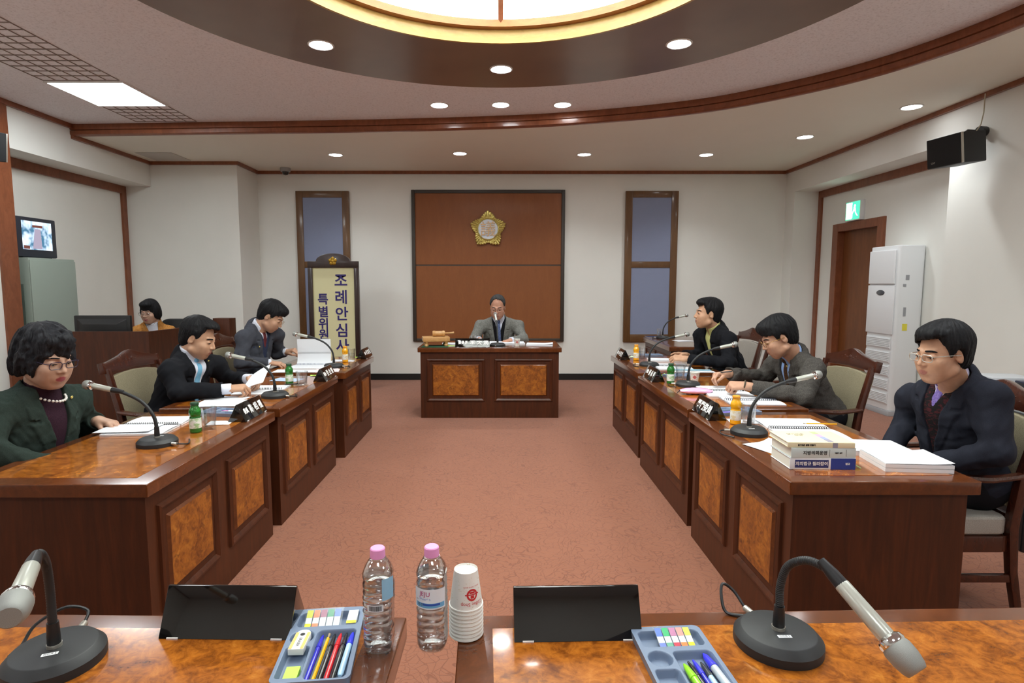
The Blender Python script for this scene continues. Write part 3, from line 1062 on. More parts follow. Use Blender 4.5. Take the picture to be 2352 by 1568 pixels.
tm.set(col=(0, 0, 0), emit=tm.ramp(nn, [(0.38, srgb(70, 120, 150)), (0.5, srgb(190, 215, 240)), (0.62, srgb(235, 245, 255))]), es=1.0, rough=0.2)
MB().grid(lambda u, w_: (0.001 + 0.006 * math.sin(PI * u) * math.sin(PI * w_), -0.205 + 0.41 * u, 0.09 + 0.30 * w_), 10, 8).build('screen', tm.m, tv)
pc = MB()
pc.add([(0.008, -0.08, 0.10), (0.008, 0.05, 0.10), (0.008, 0.04, 0.31), (0.008, -0.04, 0.31)], [(0, 1, 2, 3)])
pc.build('picture_floor', emis('tv_floor', srgb(170, 160, 180), 0.9), tv, smooth=False)
pd = MB()
for (a, b_, c, d_) in ((-0.07, 0.07, 0.325, 0.35), (-0.20, -0.12, 0.095, 0.13)):
    pd.add([(0.008, a, c), (0.008, b_, c), (0.008, b_, d_), (0.008, a, d_)], [(0, 1, 2, 3)])
pd.build('picture_desks', emis('tv_brown', srgb(120, 70, 60), 0.8), tv, smooth=False)

ct = thing('reception_counter', 'dark wood reception counter behind the left row with the black monitor on it', 'counter', (-4.0, 5.6, 0))
MB().box((-0.56, 0, 0), (0.62, 0.03, 1.047)).build('front_board', M_dark, ct, smooth=False)
MB().prism([(0.59, 0.03), (0.62, 0.0), (0.76, 1.34), (0.73, 1.34)], 0, 1.047).build('side_board', M_dark, ct, smooth=False)
MB().prism([(0.70, 1.10), (0.90, 1.08), (0.92, 1.20), (0.72, 1.22)], 0, 1.11).build('end_post', M_dark, ct, bevel=0.004)
MB().prism([(-0.56, 0.03), (0.585, 0.03), (0.62, 0.62), (-0.56, 0.62)], 0.70, 0.73).build('worktop', M_top, ct, smooth=False)
mo = thing('computer_monitor', 'black flat computer monitor seen from behind on the reception counter', 'monitor', (-4.03, 5.92, 0.7305))
MB().box((-0.285, -0.01, 0.09), (0.285, 0.03, 0.455)).build('housing', M_black, mo, bevel=0.012)
T = Matrix.Identity(4)
MB().add([(-0.25, -0.012, 0.13), (0.25, -0.012, 0.13), (0.25, -0.012, 0.42), (-0.25, -0.012, 0.42), (-0.17, -0.055, 0.18), (0.17, -0.055, 0.18), (0.17, -0.055, 0.37), (-0.17, -0.055, 0.37)],
         [(4, 5, 6, 7), (0, 1, 5, 4), (1, 2, 6, 5), (2, 3, 7, 6), (3, 0, 4, 7)]).build('rear_bulge', M_black, mo, bevel=0.006)
MB().cyl((0, 0, 0.02), (0, 0, 0.2), 0.03).lathe([(0, 0), (0.12, 0), (0.12, 0.015), (0, 0.02)], 24).build('stand', M_black, mo)
oc = thing('office_chair', 'black office chair back beside the woman in tan coat behind the counter', 'chair', (-3.62, 6.62, 0))
b = MB().prism(rrect(0.46, 0.42, 0.1, 5), -0.035, 0.035, Matrix.Translation((0, 0, 0.90)) @ Matrix.Rotation(PI / 2, 4, 'X'))
b.build('backrest', M_matblack, oc, bevel=0.02)
MB().prism(rrect(0.46, 0.44, 0.08, 5, 0, -0.25), 0.44, 0.52).build('seat', M_matblack, oc, bevel=0.02)
MB().cyl((0, -0.22, 0.06), (0, -0.22, 0.44), 0.03).tube([(0, -0.1, 0.46), (0, 0.03, 0.5), (0, 0.04, 0.75)], 0.02).build('column', M_black, oc)
bb = MB()
for k in range(5):
    a = 2 * PI * k / 5
    bb.tube([(0, -0.22, 0.09), (0.26 * math.cos(a), -0.22 + 0.26 * math.sin(a), 0.05)], 0.02, 8).sphere((0.26 * math.cos(a), -0.22 + 0.26 * math.sin(a), 0.027), 0.027, 10, 8)
bb.build('star_base', M_black, oc)

# ------------------------------------------------------------ right edge: sound equipment
def unit(name, label, cat, loc, rz, w, d, h, col, knobs=4, face=None):
    t = thing(name, label, cat, loc, rz, 'sound equipment at the right edge')
    MB().box((-w / 2, -d / 2, 0), (w / 2, d / 2, h)).build('case', plain('case_%s' % name, col, 0.4), t, bevel=0.006)
    MB().box((-w / 2 + 0.01, -d / 2 - 0.006, 0.008), (w / 2 - 0.01, -d / 2, h - 0.008)).build('faceplate', face or M_black, t, bevel=0.002)
    for k in range(knobs):
        x = -w / 2 + 0.05 + (w - 0.1) * k / max(1, knobs - 1)
        MB().cyl((x, -d / 2 - 0.004, h * 0.55), (x, -d / 2 - 0.022, h * 0.55), min(0.014, h * 0.22), 16).build('knob', M_silver, t)
    return t


RZ = -PI / 2 - 0.12
ex_, ey = 3.22, 3.44
unit('equipment_rack', 'black case at the bottom of the equipment pile at the right edge', 'equipment case', (ex_, ey, 0), RZ, 0.62, 0.5, 0.30, srgb(26, 26, 30), 0)
unit('mixer_amplifier', 'dark amplifier with red lit buttons in the right edge equipment pile', 'amplifier', (ex_, ey, 0.3005), RZ, 0.62, 0.48, 0.20, srgb(32, 34, 44), 5, plain('navy_face', srgb(34, 38, 58), 0.35))
unit('power_amplifier', 'grey louvred unit in the middle of the right edge equipment pile', 'amplifier', (ex_, ey, 0.501), RZ, 0.62, 0.46, 0.26, srgb(86, 86, 88), 3, plain('grey_face', srgb(104, 104, 104), 0.4))
unit('tape_deck', 'grey tape deck under the dark blue unit at the right edge', 'tape deck', (ex_, ey, 0.7615), RZ, 0.60, 0.42, 0.10, srgb(130, 132, 136), 6, plain('pale_face', srgb(168, 170, 172), 0.4))
unit('cassette_recorder', 'dark blue flat recorder topmost in the right edge equipment pile', 'recorder', (ex_ + 0.04, ey - 0.1, 0.862), RZ, 0.34, 0.3, 0.06, srgb(34, 36, 58), 0)
mx = unit('small_mixer', 'small pale unit with silver knobs on the equipment pile', 'mixer', (ex_ - 0.06, ey + 0.2, 0.862), RZ, 0.20, 0.26, 0.07, srgb(176, 178, 182), 3, plain('pale_face', srgb(168, 170, 172), 0.4))
# ------------------------------------------------------------ things on the desks
TZ = TOP + 0.0002


def rot2(v, a):
    return Vector((v[0] * math.cos(a) - v[1] * math.sin(a), v[0] * math.sin(a) + v[1] * math.cos(a), v[2] if len(v) > 2 else 0))


# ---- microphones
MIC_SIDE = [(0, 0, 0.03), (0, 0, 0.08), (0.012, 0, 0.13), (0.055, 0, 0.187), (0.12, 0, 0.224), (0.19, 0, 0.245)]
HANDLE_SIDE = ((0.184, 0, 0.2435), (0.276, 0, 0.263))


def make_mic(label, loc, rz, path=MIC_SIDE, handle=HANDLE_SIDE, group='gooseneck table microphones', tag_=True, tilt_label=0.0, cable=None, k=0.76):
    t = thing('table_microphone', label, 'microphone', loc, rz, group)
    MB().lathe([(0, 0), (0.088, 0), (0.0885, 0.006), (0.088, 0.018), (0.075, 0.032), (0.072, 0.0335), (0, 0.034)], 44).build('base', M_matblack, t)
    MB().lathe([(0.011, 0.034), (0.0135, 0.034), (0.0135, 0.041), (0.011, 0.041)], 20).build('collar_ring', M_silver, t)
    pts = smoothpath(path, 8)
    MB().tube([(0, 0, 0.034), (0, 0, 0.06), (0, 0, 0.085)], [0.0125, 0.0115, 0.0105], 14).build('sleeve', M_black, t)
    # ribbed neck
    rs = [0.0085 + 0.0006 * (i % 2) for i in range(len(pts))]
    g = smoothpath(path, 22)
    MB().tube(g, [0.0078 + 0.0008 * (i % 2) for i in range(len(g))], 12).build('gooseneck', M_matblack, t)
    a, b = Vector(handle[0]), Vector(handle[1])
    d = (b - a).normalized()
    MB().tube([a - d * 0.05, a - d * 0.02, a + d * 0.004], [0.0085, 0.0125, 0.0135], 16).build('neck_grip', M_black, t)
    q_ = lambda *r_: [x * (0.5 + 0.5 * k) for x in r_]
    MB().tube([a, a + d * 0.004, b - d * 0.002, b], q_(0.0125, 0.0140, 0.0155, 0.0150), 20).build('handle', plain('mic_grey', srgb(186, 188, 178), 0.32, metal=0.35), t)
    MB().tube([b - d * 0.001, b + d * 0.004, b + d * 0.012, b + d * 0.016], q_(0.015, 0.022, 0.024, 0.0225), 24).build('head_ring', M_chrome, t)
    cg = MB().tube([b + d * (0.014 + (z_ - 0.014) * k * k) for z_ in (0.014, 0.022, 0.04, 0.056, 0.062, 0.0635)], q_(0.0222, 0.0250, 0.0248, 0.0215, 0.0185, 0.0165), 28)
    cg.build('mesh_grille', plain('mic_mesh', srgb(150, 152, 148), 0.5, metal=0.5, bump=0.6, bscale=1500), t)
    if tag_:
        lb = MB().box((-0.014, -0.0045, 0.0341), (0.014, 0.0045, 0.0346), Matrix.Rotation(tilt_label, 4, 'Z') @ Matrix.Translation((0, -0.028, 0)))
        o = lb.build('label_sticker', M_white, t, smooth=False)
        text('writing', '마이크 2', 0.0062, M_black, o, Matrix.Rotation(tilt_label, 4, 'Z') @ Matrix.Translation((0, -0.028, 0.0347)), 0.0001)
    MB().cyl((-0.086, 0.03, 0.012), (-0.112, 0.036, 0.012), 0.0075, 14).build('cable_plug', M_silver, t)
    cb = cable or [(-0.112, 0.036, 0.012), (-0.135, 0.03, 0.010), (-0.145, 0.0, 0.004), (-0.128, -0.045, 0.004), (-0.11, -0.075, 0.004)]
    MB().tube(smoothpath(cb, 6), 0.0035, 8).build('cable', M_black, t)
    return t


mics = [((362, 1020), -1, 'silver headed microphone on the nearest left desk before the woman in green', 0.0, 1.06, 1.07),
        ((632, 911), -1, 'silver headed microphone on the middle left desk beside the man in sky blue tie', 0.0, 1.0, 1.06),
        ((767, 843), -1, 'silver headed microphone on the far left desk beside the standing sign', 0.05, 1.2, 1.15),
        ((1720, 996), 1, 'silver headed microphone on the nearest right desk beside the book stack', 0.05, 1.22, 1.13),
        ((1580, 886), 1, 'silver headed microphone on the middle right desk behind the pink pouch', 0.0, 1.2, 1.17),
        ((1491, 840), 1, 'silver headed microphone on the far right desk before the man in yellow shirt', 0.0, 1.22, 1.1)]
def bent(kx, kz):
    path = [(x * kx, 0, z if z < 0.1 else z * kz) for x, y, z in MIC_SIDE]
    dx, dz = 0.19 * (kx - 1), 0.245 * (kz - 1)
    return path, tuple((x + dx, 0, z + dz) for x, y, z in HANDLE_SIDE)


for (px, py), s, lab, a, kx, kz in mics:
    p = WZ(px, py, TZ)
    make_mic(lab, p, (0 if s > 0 else PI) + a, *bent(kx, kz))
make_mic('silver headed microphone on the side desk by the back right wall', WZ(1517, 777, TZ) + Vector((0.03, 0.0, 0)), 0.05, *bent(1.15, 1.2))
# chairman's microphone points away from the camera
make_mic('microphone with black base before the chairman, its head below his chin', (-0.035, 6.60, 0.8002), PI / 2 + 0.1,
         path=[(0, 0, 0.03), (0, 0, 0.075), (0.01, 0, 0.13), (0.05, 0, 0.20), (0.10, 0, 0.245), (0.15, 0, 0.275)], handle=((0.145, 0, 0.272), (0.26, 0, 0.335)), tag_=False)
# foreground pair, pointing to the seats this side of the desks
FPATH = [(0, 0, 0.03), (0, 0, 0.085), (0.0, 0, 0.13), (0.015, 0, 0.178), (0.055, 0, 0.208), (0.098, 0, 0.208), (0.13, 0, 0.190)]
FH = ((0.125, 0, 0.193), (0.212, 0, 0.135))
GPATH = [(0, 0, 0.03), (0, 0, 0.09), (0, 0, 0.15), (0.015, 0, 0.21), (0.055, 0, 0.25), (0.1, 0, 0.262), (0.14, 0, 0.260)]
GH = ((0.135, 0, 0.260), (0.235, 0, 0.254))
make_mic('large foreground microphone on the right burl desk, head bent toward the camera', WZ(1786, 1478, TZ), R(-62), FPATH, FH, k=1.0, tilt_label=R(62),
         cable=[(-0.112, 0.036, 0.012), (-0.15, 0.04, 0.035), (-0.165, 0.02, 0.05), (-0.15, 0.0, 0.03), (-0.13, -0.005, 0.004), (-0.10, 0.02, 0.004)])
make_mic('large foreground microphone on the left burl desk, cut by the photo edge', WZ(128, 1520, TZ), R(-61), GPATH, GH, k=1.0, tilt_label=R(61 + 22),
         cable=[(-0.112, 0.036, 0.012), (-0.135, 0.04, 0.03), (-0.14, 0.0, 0.045), (-0.12, -0.05, 0.03), (-0.09, -0.07, 0.006), (-0.06, -0.085, 0.004)])

# ---- name plates
def nameplate(label, loc, rz, parts, L=0.30, w=0.10, h=0.095, m=None, k=1.0):
    """triangular prism lying along local x, lettering on the local -y side"""
    t = thing('name_plate', label, 'name plate', loc, rz, 'black prism name plates')
    X = Matrix(((0, 0, 1, 0), (1, 0, 0, 0), (0, 1, 0, 0), (0, 0, 0, 1)))  # poly (y,z) extruded on x
    MB().prism([(-w / 2, 0), (w / 2, 0), (0.003, h), (-0.003, h)], -L / 2, L / 2, X).build('prism', m or M_gloss, t, bevel=0.0015)
    for s in (-1, 1):
        MB().box((s * (L / 2 - 0.03) - 0.012, -w / 2 - 0.001, 0.0), (s * (L / 2 - 0.03) + 0.012, -w / 2 + 0.004, 0.003)).build('foot_pad', M_white, t, smooth=False)
    n = Vector((0, -h, w / 2)).normalized()
    up = Vector((0, w / 2, h)).normalized()
    for body, sz, x, st in parts:
        text('lettering', body, sz, M_ink, t, frame(Vector((x, -w / 4, h / 2)) + n * 0.0016, (1, 0, 0), up, n), 0.0004, stretch=st, bold=0.0012, spacing=1.0)
    return t


def desk_plate(px, py, side, label, parts, a=0.0):
    p = WZ(px, py, TZ)
    nameplate(label, p, (PI / 2 if side < 0 else -PI / 2) + a, parts)


desk_plate(571, 955, -1, 'black name plate with white characters on the nearest left desk', [('委員', 0.034, -0.088, 0.8), ('鄭 相 禮', 0.056, 0.042, 0.85)])
desk_plate(747, 869, -1, 'black name plate with white characters on the middle left desk', [('委員', 0.034, -0.088, 0.8), ('張 台 榮', 0.056, 0.042, 0.85)])
desk_plate(838, 820, -1, 'black name plate with white characters on the far left desk corner', [('委員', 0.034, -0.088, 0.8), ('李 東 熙', 0.056, 0.042, 0.85)])
desk_plate(1627, 952, 1, 'black name plate reading four big white characters on the nearest right desk', [('專門委員', 0.062, 0.0, 0.95)])
desk_plate(1501, 870, 1, 'black name plate with white characters on the middle right desk', [('委員', 0.034, -0.088, 0.8), ('張 永 甲', 0.056, 0.042, 0.85)])
desk_plate(1429, 822, 1, 'black name plate with white characters on the far right desk corner', [('委員', 0.034, -0.088, 0.8), ('金 良 煥', 0.056, 0.042, 0.85)])
nameplate('long black name plate with white characters before the chairman', (-0.315, 6.53, 0.8002), 0.0, [('委員長', 0.042, -0.105, 0.85), ('李 大 潤', 0.062, 0.075, 0.95)], L=0.385)
p = WZ(535, 1408, TZ)
nameplate('blank glossy black name plate back on the left foreground desk', (-0.592, 1.235, TZ), R(-1), [], L=0.285, w=0.10, h=0.095)
nameplate('blank glossy black name plate back on the right foreground desk', (0.165, 1.228, TZ), R(1.5), [], L=0.275, w=0.10, h=0.098)

# ---- bottles and glasses
M_green_gl = plain('green_glass', srgb(40, 140, 48), 0.08, trans=0.55, coat=0.5)
M_juice = plain('orange_juice', srgb(236, 170, 10), 0.1, coat=0.8)
M_green_cap = plain('dark_green_cap', srgb(36, 74, 50), 0.35)
M_orange_cap = plain('orange_cap', srgb(232, 160, 50), 0.35)


def label_mat(name, tint):
    t = NT(name)
    v = t.coords((26, 26, 40))
    n = t.noise(v, 2.2, 3)
    t.set(col=t.ramp(n, [(0.45, srgb(222, 224, 218)), (0.62, tint)]), rough=0.5)
    return t.m


M_lab_g = label_mat('pale_green_label', srgb(150, 186, 130))
M_lab_o = label_mat('pale_orange_label', srgb(206, 190, 150))


def drink(kind, label, loc):
    t = thing('drink_bottle', label, 'bottle', loc, random.uniform(0, 6), 'small drink bottles on the desks')
    body = [(0, 0), (0.024, 0), (0.028, 0.004), (0.0285, 0.03), (0.0275, 0.075), (0.0245, 0.085), (0.0285, 0.095), (0.0285, 0.112), (0.024, 0.124), (0.0185, 0.132), (0.018, 0.142), (0, 0.142)]
    MB().lathe(body, 32).build('body', M_green_gl if kind == 'g' else M_juice, t)
    MB().lathe([(0.0288, 0.024), (0.0292, 0.03), (0.0284, 0.074), (0.0278, 0.076)], 32).build('paper_label', M_lab_g if kind == 'g' else M_lab_o, t)
    MB().lathe([(0, 0.156), (0.019, 0.1555), (0.0205, 0.153), (0.0205, 0.143), (0.0195, 0.141), (0, 0.141)], 32).build('cap', M_green_cap if kind == 'g' else M_orange_cap, t)
    return t


M_tumbler = thin_glass('tumbler_glass', (0.97, 0.98, 0.985), 0.25, 0.04)
M_water = thin_glass('still_water', (0.94, 0.96, 0.975), 0.15, 0.04)


def tumbler(label, loc, r=0.036, h=0.115, mug=False):
    t = thing('water_glass', label, 'glass', loc, 0, 'clear water glasses on the desks')
    k = 0.86
    MB().lathe([(0, 0.0), (r * k, 0.0), (r * k + 0.001, 0.02), (r * 0.97, h * 0.75), (r * 1.03, h * 0.9), (r * 1.05, h), (r * 1.01, h), (r * 0.93, h * 0.74), (r * k - 0.004, 0.014), (0, 0.012)], 36).build('tumbler', M_tumbler, t)
    MB().lathe([(0, 0.0135), (r * k - 0.005, 0.0145), (r * 0.91, h * 0.62), (0, h * 0.62)], 30).build('water', M_water, t)
    if mug:
        MB().lathe([(0, 0.0), (r * 1.05, 0), (r * 1.08, 0.006), (r * 0.8, 0.012)], 30).build('foot_ring', M_tumbler, t)
    return t


for kind, px, py, lab in (('g', 450, 992, 'green drink bottle on the nearest left desk'), ('g', 665, 882, 'green drink bottle on the middle left desk'),
                          ('o', 793, 831, 'orange juice bottle on the far left desk'), ('o', 1689, 973, 'orange juice bottle on the nearest right desk'),
                          ('g', 1540, 881, 'green drink bottle on the middle right desk'), ('o', 1461, 827, 'orange juice bottle on the far right desk')):
    drink(kind, lab, WZ(px, py, TZ))
for px, py, lab, r, h, mug in ((482, 984, 'clear water glass beside the green bottle on the nearest left desk', 0.036, 0.115, False),
                               (694, 884, 'footed water glass beside the green bottle on the middle left desk', 0.042, 0.105, True),
                               (808, 827, 'water glass beside the orange bottle on the far left desk', 0.036, 0.115, False),
                               (1719, 975, 'water glass behind the microphone neck on the nearest right desk', 0.038, 0.118, False),
                               (1562, 874, 'water glass beside the green bottle on the middle right desk', 0.036, 0.115, False),
                               (1474, 823, 'water glass beside the orange bottle on the far right desk', 0.036, 0.115, False),
                               (1514, 772, 'water glass on the side desk by the back right wall', 0.036, 0.11, False)):
    tumbler(lab, WZ(px, py, TZ), r, h, mug)
tumbler('squat water glass before the chairman right hand', (-0.33, 7.0, 0.8002), 0.042, 0.085)

# ---- foreground water bottles
M_pet = thin_glass('clear_bottle_plastic', (0.96, 0.975, 0.98), 0.7, 0.03)
M_pinkcap = plain('pink_cap', srgb(236, 160, 214), 0.4)
M_waterc = thin_glass('bottled_water', (0.93, 0.95, 0.965), 0.45, 0.02)


def water_bottle(label, loc, rz):
    t = thing('water_bottle', label, 'bottle', loc, rz, 'clear water bottles with pink caps')
    prof = [(0.0, 0.004), (0.022, 0.0), (0.028, 0.003), (0.0315, 0.012)]
    z = 0.012
    for i in range(9):
        z0 = 0.016 + i * 0.0135
        prof += [(0.0322, z0), (0.0325, z0 + 0.008), (0.0306, z0 + 0.0115)]
    prof += [(0.0322, 0.142), (0.0325, 0.150), (0.030, 0.156), (0.0326, 0.162), (0.0322, 0.170), (0.027, 0.182), (0.0205, 0.192), (0.0145, 0.1985), (0.0135, 0.203)]
    vs_sq = 9
    # four-sided roundness
    b = MB().lathe(prof, 48)

    def sq(m):
        for i, v in enumerate(m.v):
            a = math.atan2(v.y, v.x)
            kk = 1 + 0.045 * math.cos(4 * a) * (1 if v.z < 0.18 else max(0, (0.2 - v.z) / 0.02)) * -1
            w_ = 0.0009 * math.sin(v.z * 420 + 3 * math.sin(a * 2 + v.z * 60)) if 0.02 < v.z < 0.13 else 0
            v.x *= kk
            v.y *= kk
            v.x += w_ * math.cos(a)
            v.y += w_ * math.sin(a)
    sq(b)
    b.build('bottle', M_pet, t, angle=60)
    wt = MB().lathe([(0, 0.006), (0.02, 0.003), (0.0295, 0.010)] + [(r * 0.955, z) for r, z in prof[4:] if z < 0.168] + [(0, 0.168)], 40)
    sq(wt)
    wt.build('water', M_waterc, t, angle=50)
    MB().lathe([(0, 0.2195), (0.0135, 0.219), (0.0152, 0.217), (0.0156, 0.203), (0.0156, 0.1995), (0.0145, 0.1985), (0, 0.1985)], 36).build('cap', M_pinkcap, t)
    MB().lathe([(0.0155, 0.1965), (0.0175, 0.1965), (0.0175, 0.1945), (0.0145, 0.194)], 30).build('neck_ring', M_pet, t)
    lab = MB()
    R0 = 0.0345
    a0, a1 = R(-62), R(62)
    lm = plain('bottle_label_white', srgb(226, 232, 240), 0.4)
    lb = plain('bottle_label_blue', srgb(110, 176, 220), 0.4)

    def strip(x0, x1, z0, z1, off=0.0):
        def fn(u, v_):
            a = -PI / 2 + x0 + (x1 - x0) * u
            return ((R0 + off) * math.cos(a), (R0 + off) * math.sin(a), z0 + (z1 - z0) * v_)
        return MB().grid(fn, 16, 1)
    o = strip(R(-62), R(62), 0.100, 0.142).build('front_label', lm, t)
    strip(R(-50), R(58), 0.103, 0.113, 0.0003).build('blue_band', lb, o)
    strip(R(-20), R(40), 0.108, 0.1125, 0.0006).build('blue_hill', plain('bottle_label_navy', srgb(50, 90, 180), 0.4), o)

    def bend(o_, off=0.0):
        for v in o_.data.vertices:
            a = -PI / 2 + v.co.x / R0
            v.co = Vector(((R0 + off + v.co.y * 0.0) * math.cos(a), (R0 + off) * math.sin(a), v.co.z))
    tx = text('lettering', 'JEJU', 0.0135, plain('label_magenta', srgb(176, 30, 110), 0.5), o, Matrix.Translation((-0.008, 0, 0.132)) @ RX, 0)
    bend(tx, 0.0006)
    tx = text('lettering', 'Water* b', 0.0065, plain('label_blue_text', srgb(90, 130, 200), 0.5), o, Matrix.Translation((-0.008, 0, 0.1215)) @ RX, 0)
    bend(tx, 0.0006)
    tx = text('lettering', '제주', 0.008, plain('label_dark_text', srgb(40, 50, 80), 0.5), o, Matrix.Translation((-0.018, 0, 0.1085)) @ RX, 0)
    bend(tx, 0.0009)
    # barcode on the other side
    bo = strip(PI - R(28), PI + R(28), 0.098, 0.112).build('barcode_label', lm, t)
    bar = MB()
    random.seed(3)
    x = -0.013
    while x < 0.013:
        w_ = random.choice((0.0005, 0.0008, 0.0012))
        ang = PI / 2 + x / R0
        ang2 = PI / 2 + (x + w_) / R0
        bar.add([((R0 + .0004) * math.cos(q), (R0 + .0004) * math.sin(q), zz) for q, zz in ((ang, 0.1), (ang2, 0.1), (ang2, 0.1105), (ang, 0.1105))], [(0, 1, 2, 3)])
        x += w_ + random.choice((0.0005, 0.0009))
    bar.build('bars', M_black, bo, smooth=False)
    strip(PI + R(24), PI + R(72), 0.12, 0.165).build('side_label', plain('bottle_label_sky', srgb(150, 200, 232), 0.4), t)
    return t


pL = WZ(872, 1487, TZ)
pR = WZ(994, 1483, TZ)
water_bottle('clear water bottle with pink cap showing its barcode, left of the desk gap', pL, PI)
water_bottle('clear water bottle with pink cap and white front label, beside the paper cups', pR, R(-6))

# ---- paper cups
M_cup = plain('paper_cup_white', srgb(232, 230, 224), 0.6)
M_red = plain('cup_red_print', srgb(196, 40, 44), 0.6)
t_ = NT('cup_floral')
v_ = t_.coords((1, 1, 1))
vo = t_.noise(v_, 120, 3, 0.6, 1.5)
t_.set(col=t_.ramp(vo, [(0.6, srgb(234, 232, 226)), (0.68, srgb(206, 198, 172))]), rough=0.6)
M_cupf = t_.m


def cup(label, loc, rz, up=False, logo=True, group='stacked paper cups'):
    """up: mouth upwards; otherwise standing on its mouth"""
    t = thing('paper_cup', label, 'paper cup', loc, rz, group)
    H_, r0, r1 = 0.080, 0.0255, 0.0355
    fl = (lambda z: z) if up else (lambda z: H_ - z)
    rad = lambda z: r0 + (r1 - r0) * z / H_
    pr = [(0, 0.004), (r0 - 0.001, 0.004), (r0, 0.0), (r1, H_ - 0.003)]
    inner = [(r1 - 0.001, H_ - 0.003), (r0 - 0.0012, 0.0055), (0, 0.0055)]
    MB().lathe([(r, fl(z)) for r, z in pr + inner], 40).build('wall', M_cupf, t)
    MB().lathe([(r1 - 0.001, fl(H_ - 0.004)), (r1 + 0.0016, fl(H_ - 0.0035)), (r1 + 0.0022, fl(H_ - 0.0015)), (r1 + 0.001, fl(H_)), (r1 - 0.001, fl(H_ - 0.0005))], 40).build('rolled_rim', M_cup, t)
    if logo:
        lg = MB()
        SX = 1 if up else -1

        def pt(x, z, off=0.0006):
            rr = rad(z) + off
            a = -PI / 2 + SX * x / rr
            return (rr * math.cos(a), rr * math.sin(a), fl(z))

        def ringseg(r_in, r_out, zc, n=28):
            for i in range(n):
                a, b = 2 * PI * i / n, 2 * PI * (i + 1) / n
                lg.add([pt(r_in * math.cos(a), zc + r_in * math.sin(a)), pt(r_out * math.cos(a), zc + r_out * math.sin(a)), pt(r_out * math.cos(b), zc + r_out * math.sin(b)), pt(r_in * math.cos(b), zc + r_in * math.sin(b))], [(0, 1, 2, 3)])
        ringseg(0.0085, 0.0125, 0.045)
        for (x0, x1, z0, z1) in ((-0.016, 0.016, 0.043, 0.0455), (-0.004, 0.004, 0.046, 0.052), (-0.006, 0.006, 0.038, 0.042)):
            for i in range(6):
                xa, xb = x0 + (x1 - x0) * i / 6, x0 + (x1 - x0) * (i + 1) / 6
                lg.add([pt(xa, z0, 0.0008), pt(xb, z0, 0.0008), pt(xb, z1, 0.0008), pt(xa, z1, 0.0008)], [(0, 1, 2, 3)])
        lo = lg.build('printed_emblem', M_red, t, smooth=False)
        for body, sz, x, z in (('Coffee Shop', 0.0105, 0, 0.064), ('SPECIAL COFFEE BREAK', 0.0036, 0, 0.028)):
            tx = text('lettering', body, sz, M_red, lo, Matrix.Identity(4), 0)
            for v in tx.data.vertices:
                v.co = Vector(pt(v.co.x + x, z + v.co.y, 0.0008))
    return t


pc_ = WZ(1071, 1452, TZ)
NC = 9
for i in range(NC):
    last = i == NC - 1
    nth = ('', 'second', 'third', 'fourth', 'fifth', 'sixth', 'seventh', 'eighth', 'lowest')[NC - 1 - i]
    lab = 'topmost paper cup of the upside down stack, with red round print' if last else ('lowest white paper cup of the upside down stack' if nth == 'lowest' else nth + ' white paper cup from the top in the upside down stack')
    cup(lab, pc_ + Vector((0.0, 0, i * 0.0083)), R(28), logo=last)
cup('single paper cup with red print on the middle right desk beside the microphone', WZ(1595, 878, TZ), -0.3, True, True, 'single paper cups')
cup('single paper cup with red print on the chairman desk', (0.185, 6.62, 0.8002), 0, True, True, 'single paper cups')

# ---- stationery trays
M_tray = plain('blue_grey_tray', srgb(112, 128, 152), 0.45, bump=0.05, bscale=900)


def tray(label, loc, rz, mirror=1):
    """x across 0.155, y along 0.24 (far end +y)"""
    t = thing('stationery_tray', label, 'tray', loc, rz, 'blue grey stationery trays')
    Wd, Ln, Hh = 0.150, 0.250, 0.020
    pock = [(0.0, 0.082, 0.132, 0.056, 0.012), (mirror * -0.044, 0.018, 0.05, 0.05, 0.0245), (mirror * -0.044, -0.063, 0.05, 0.10, 0.010), (mirror * 0.026, -0.04, 0.082, 0.16, 0.012)]
    bm = bmesh.new()
    N1, N2 = 110, 180

    def hgt(x, y):
        d = 1e9
        for cx, cy, w, l, r in pock:
            qx, qy = abs(x - cx) - (w / 2 - r), abs(y - cy) - (l / 2 - r)
            dd = math.hypot(max(qx, 0), max(qy, 0)) + min(max(qx, qy), 0) - r
            d = min(d, dd)
        return Hh - 0.016 * (lambda q: q * q * (3 - 2 * q))(min(1, max(0, -d / 0.007)))
    ol = lambda x, y: (abs(x) - (Wd / 2 - 0.014), abs(y) - (Ln / 2 - 0.014))
    m = MB()
    m.grid(lambda u, v_: (-Wd / 2 + Wd * u, -Ln / 2 + Ln * v_, hgt(-Wd / 2 + Wd * u, -Ln / 2 + Ln * v_)), N1, N2)
    # outer skirt
    n0 = len(m.v)
    rimi = [i for i in range(N1 + 1)] + [j * (N1 + 1) + N1 for j in range(1, N2 + 1)] + [N2 * (N1 + 1) + i for i in range(N1 - 1, -1, -1)] + [j * (N1 + 1) for j in range(N2 - 1, 0, -1)]
    low = []
    for i in rimi:
        v = m.v[i]
        low.append(len(m.v))
        m.v.append(Vector((v.x * 0.97, v.y * 0.98, 0)))
    for a in range(len(rimi)):
        b = (a + 1) % len(rimi)
        m.f.append([rimi[a], low[a], low[b], rimi[b]])
        m.mi.append(0)
    for v in m.v:  # round the corners
        qx, qy = ol(v.x, v.y)
        if qx > 0 and qy > 0:
            l = math.hypot(qx, qy)
            if l > 0.014:
                f_ = 0.014 / l
                v.x = math.copysign(Wd / 2 - 0.014 + qx * f_, v.x)
                v.y = math.copysign(Ln / 2 - 0.014 + qy * f_, v.y)
    m.build('moulded_tray', M_tray, t, angle=40)
    return t


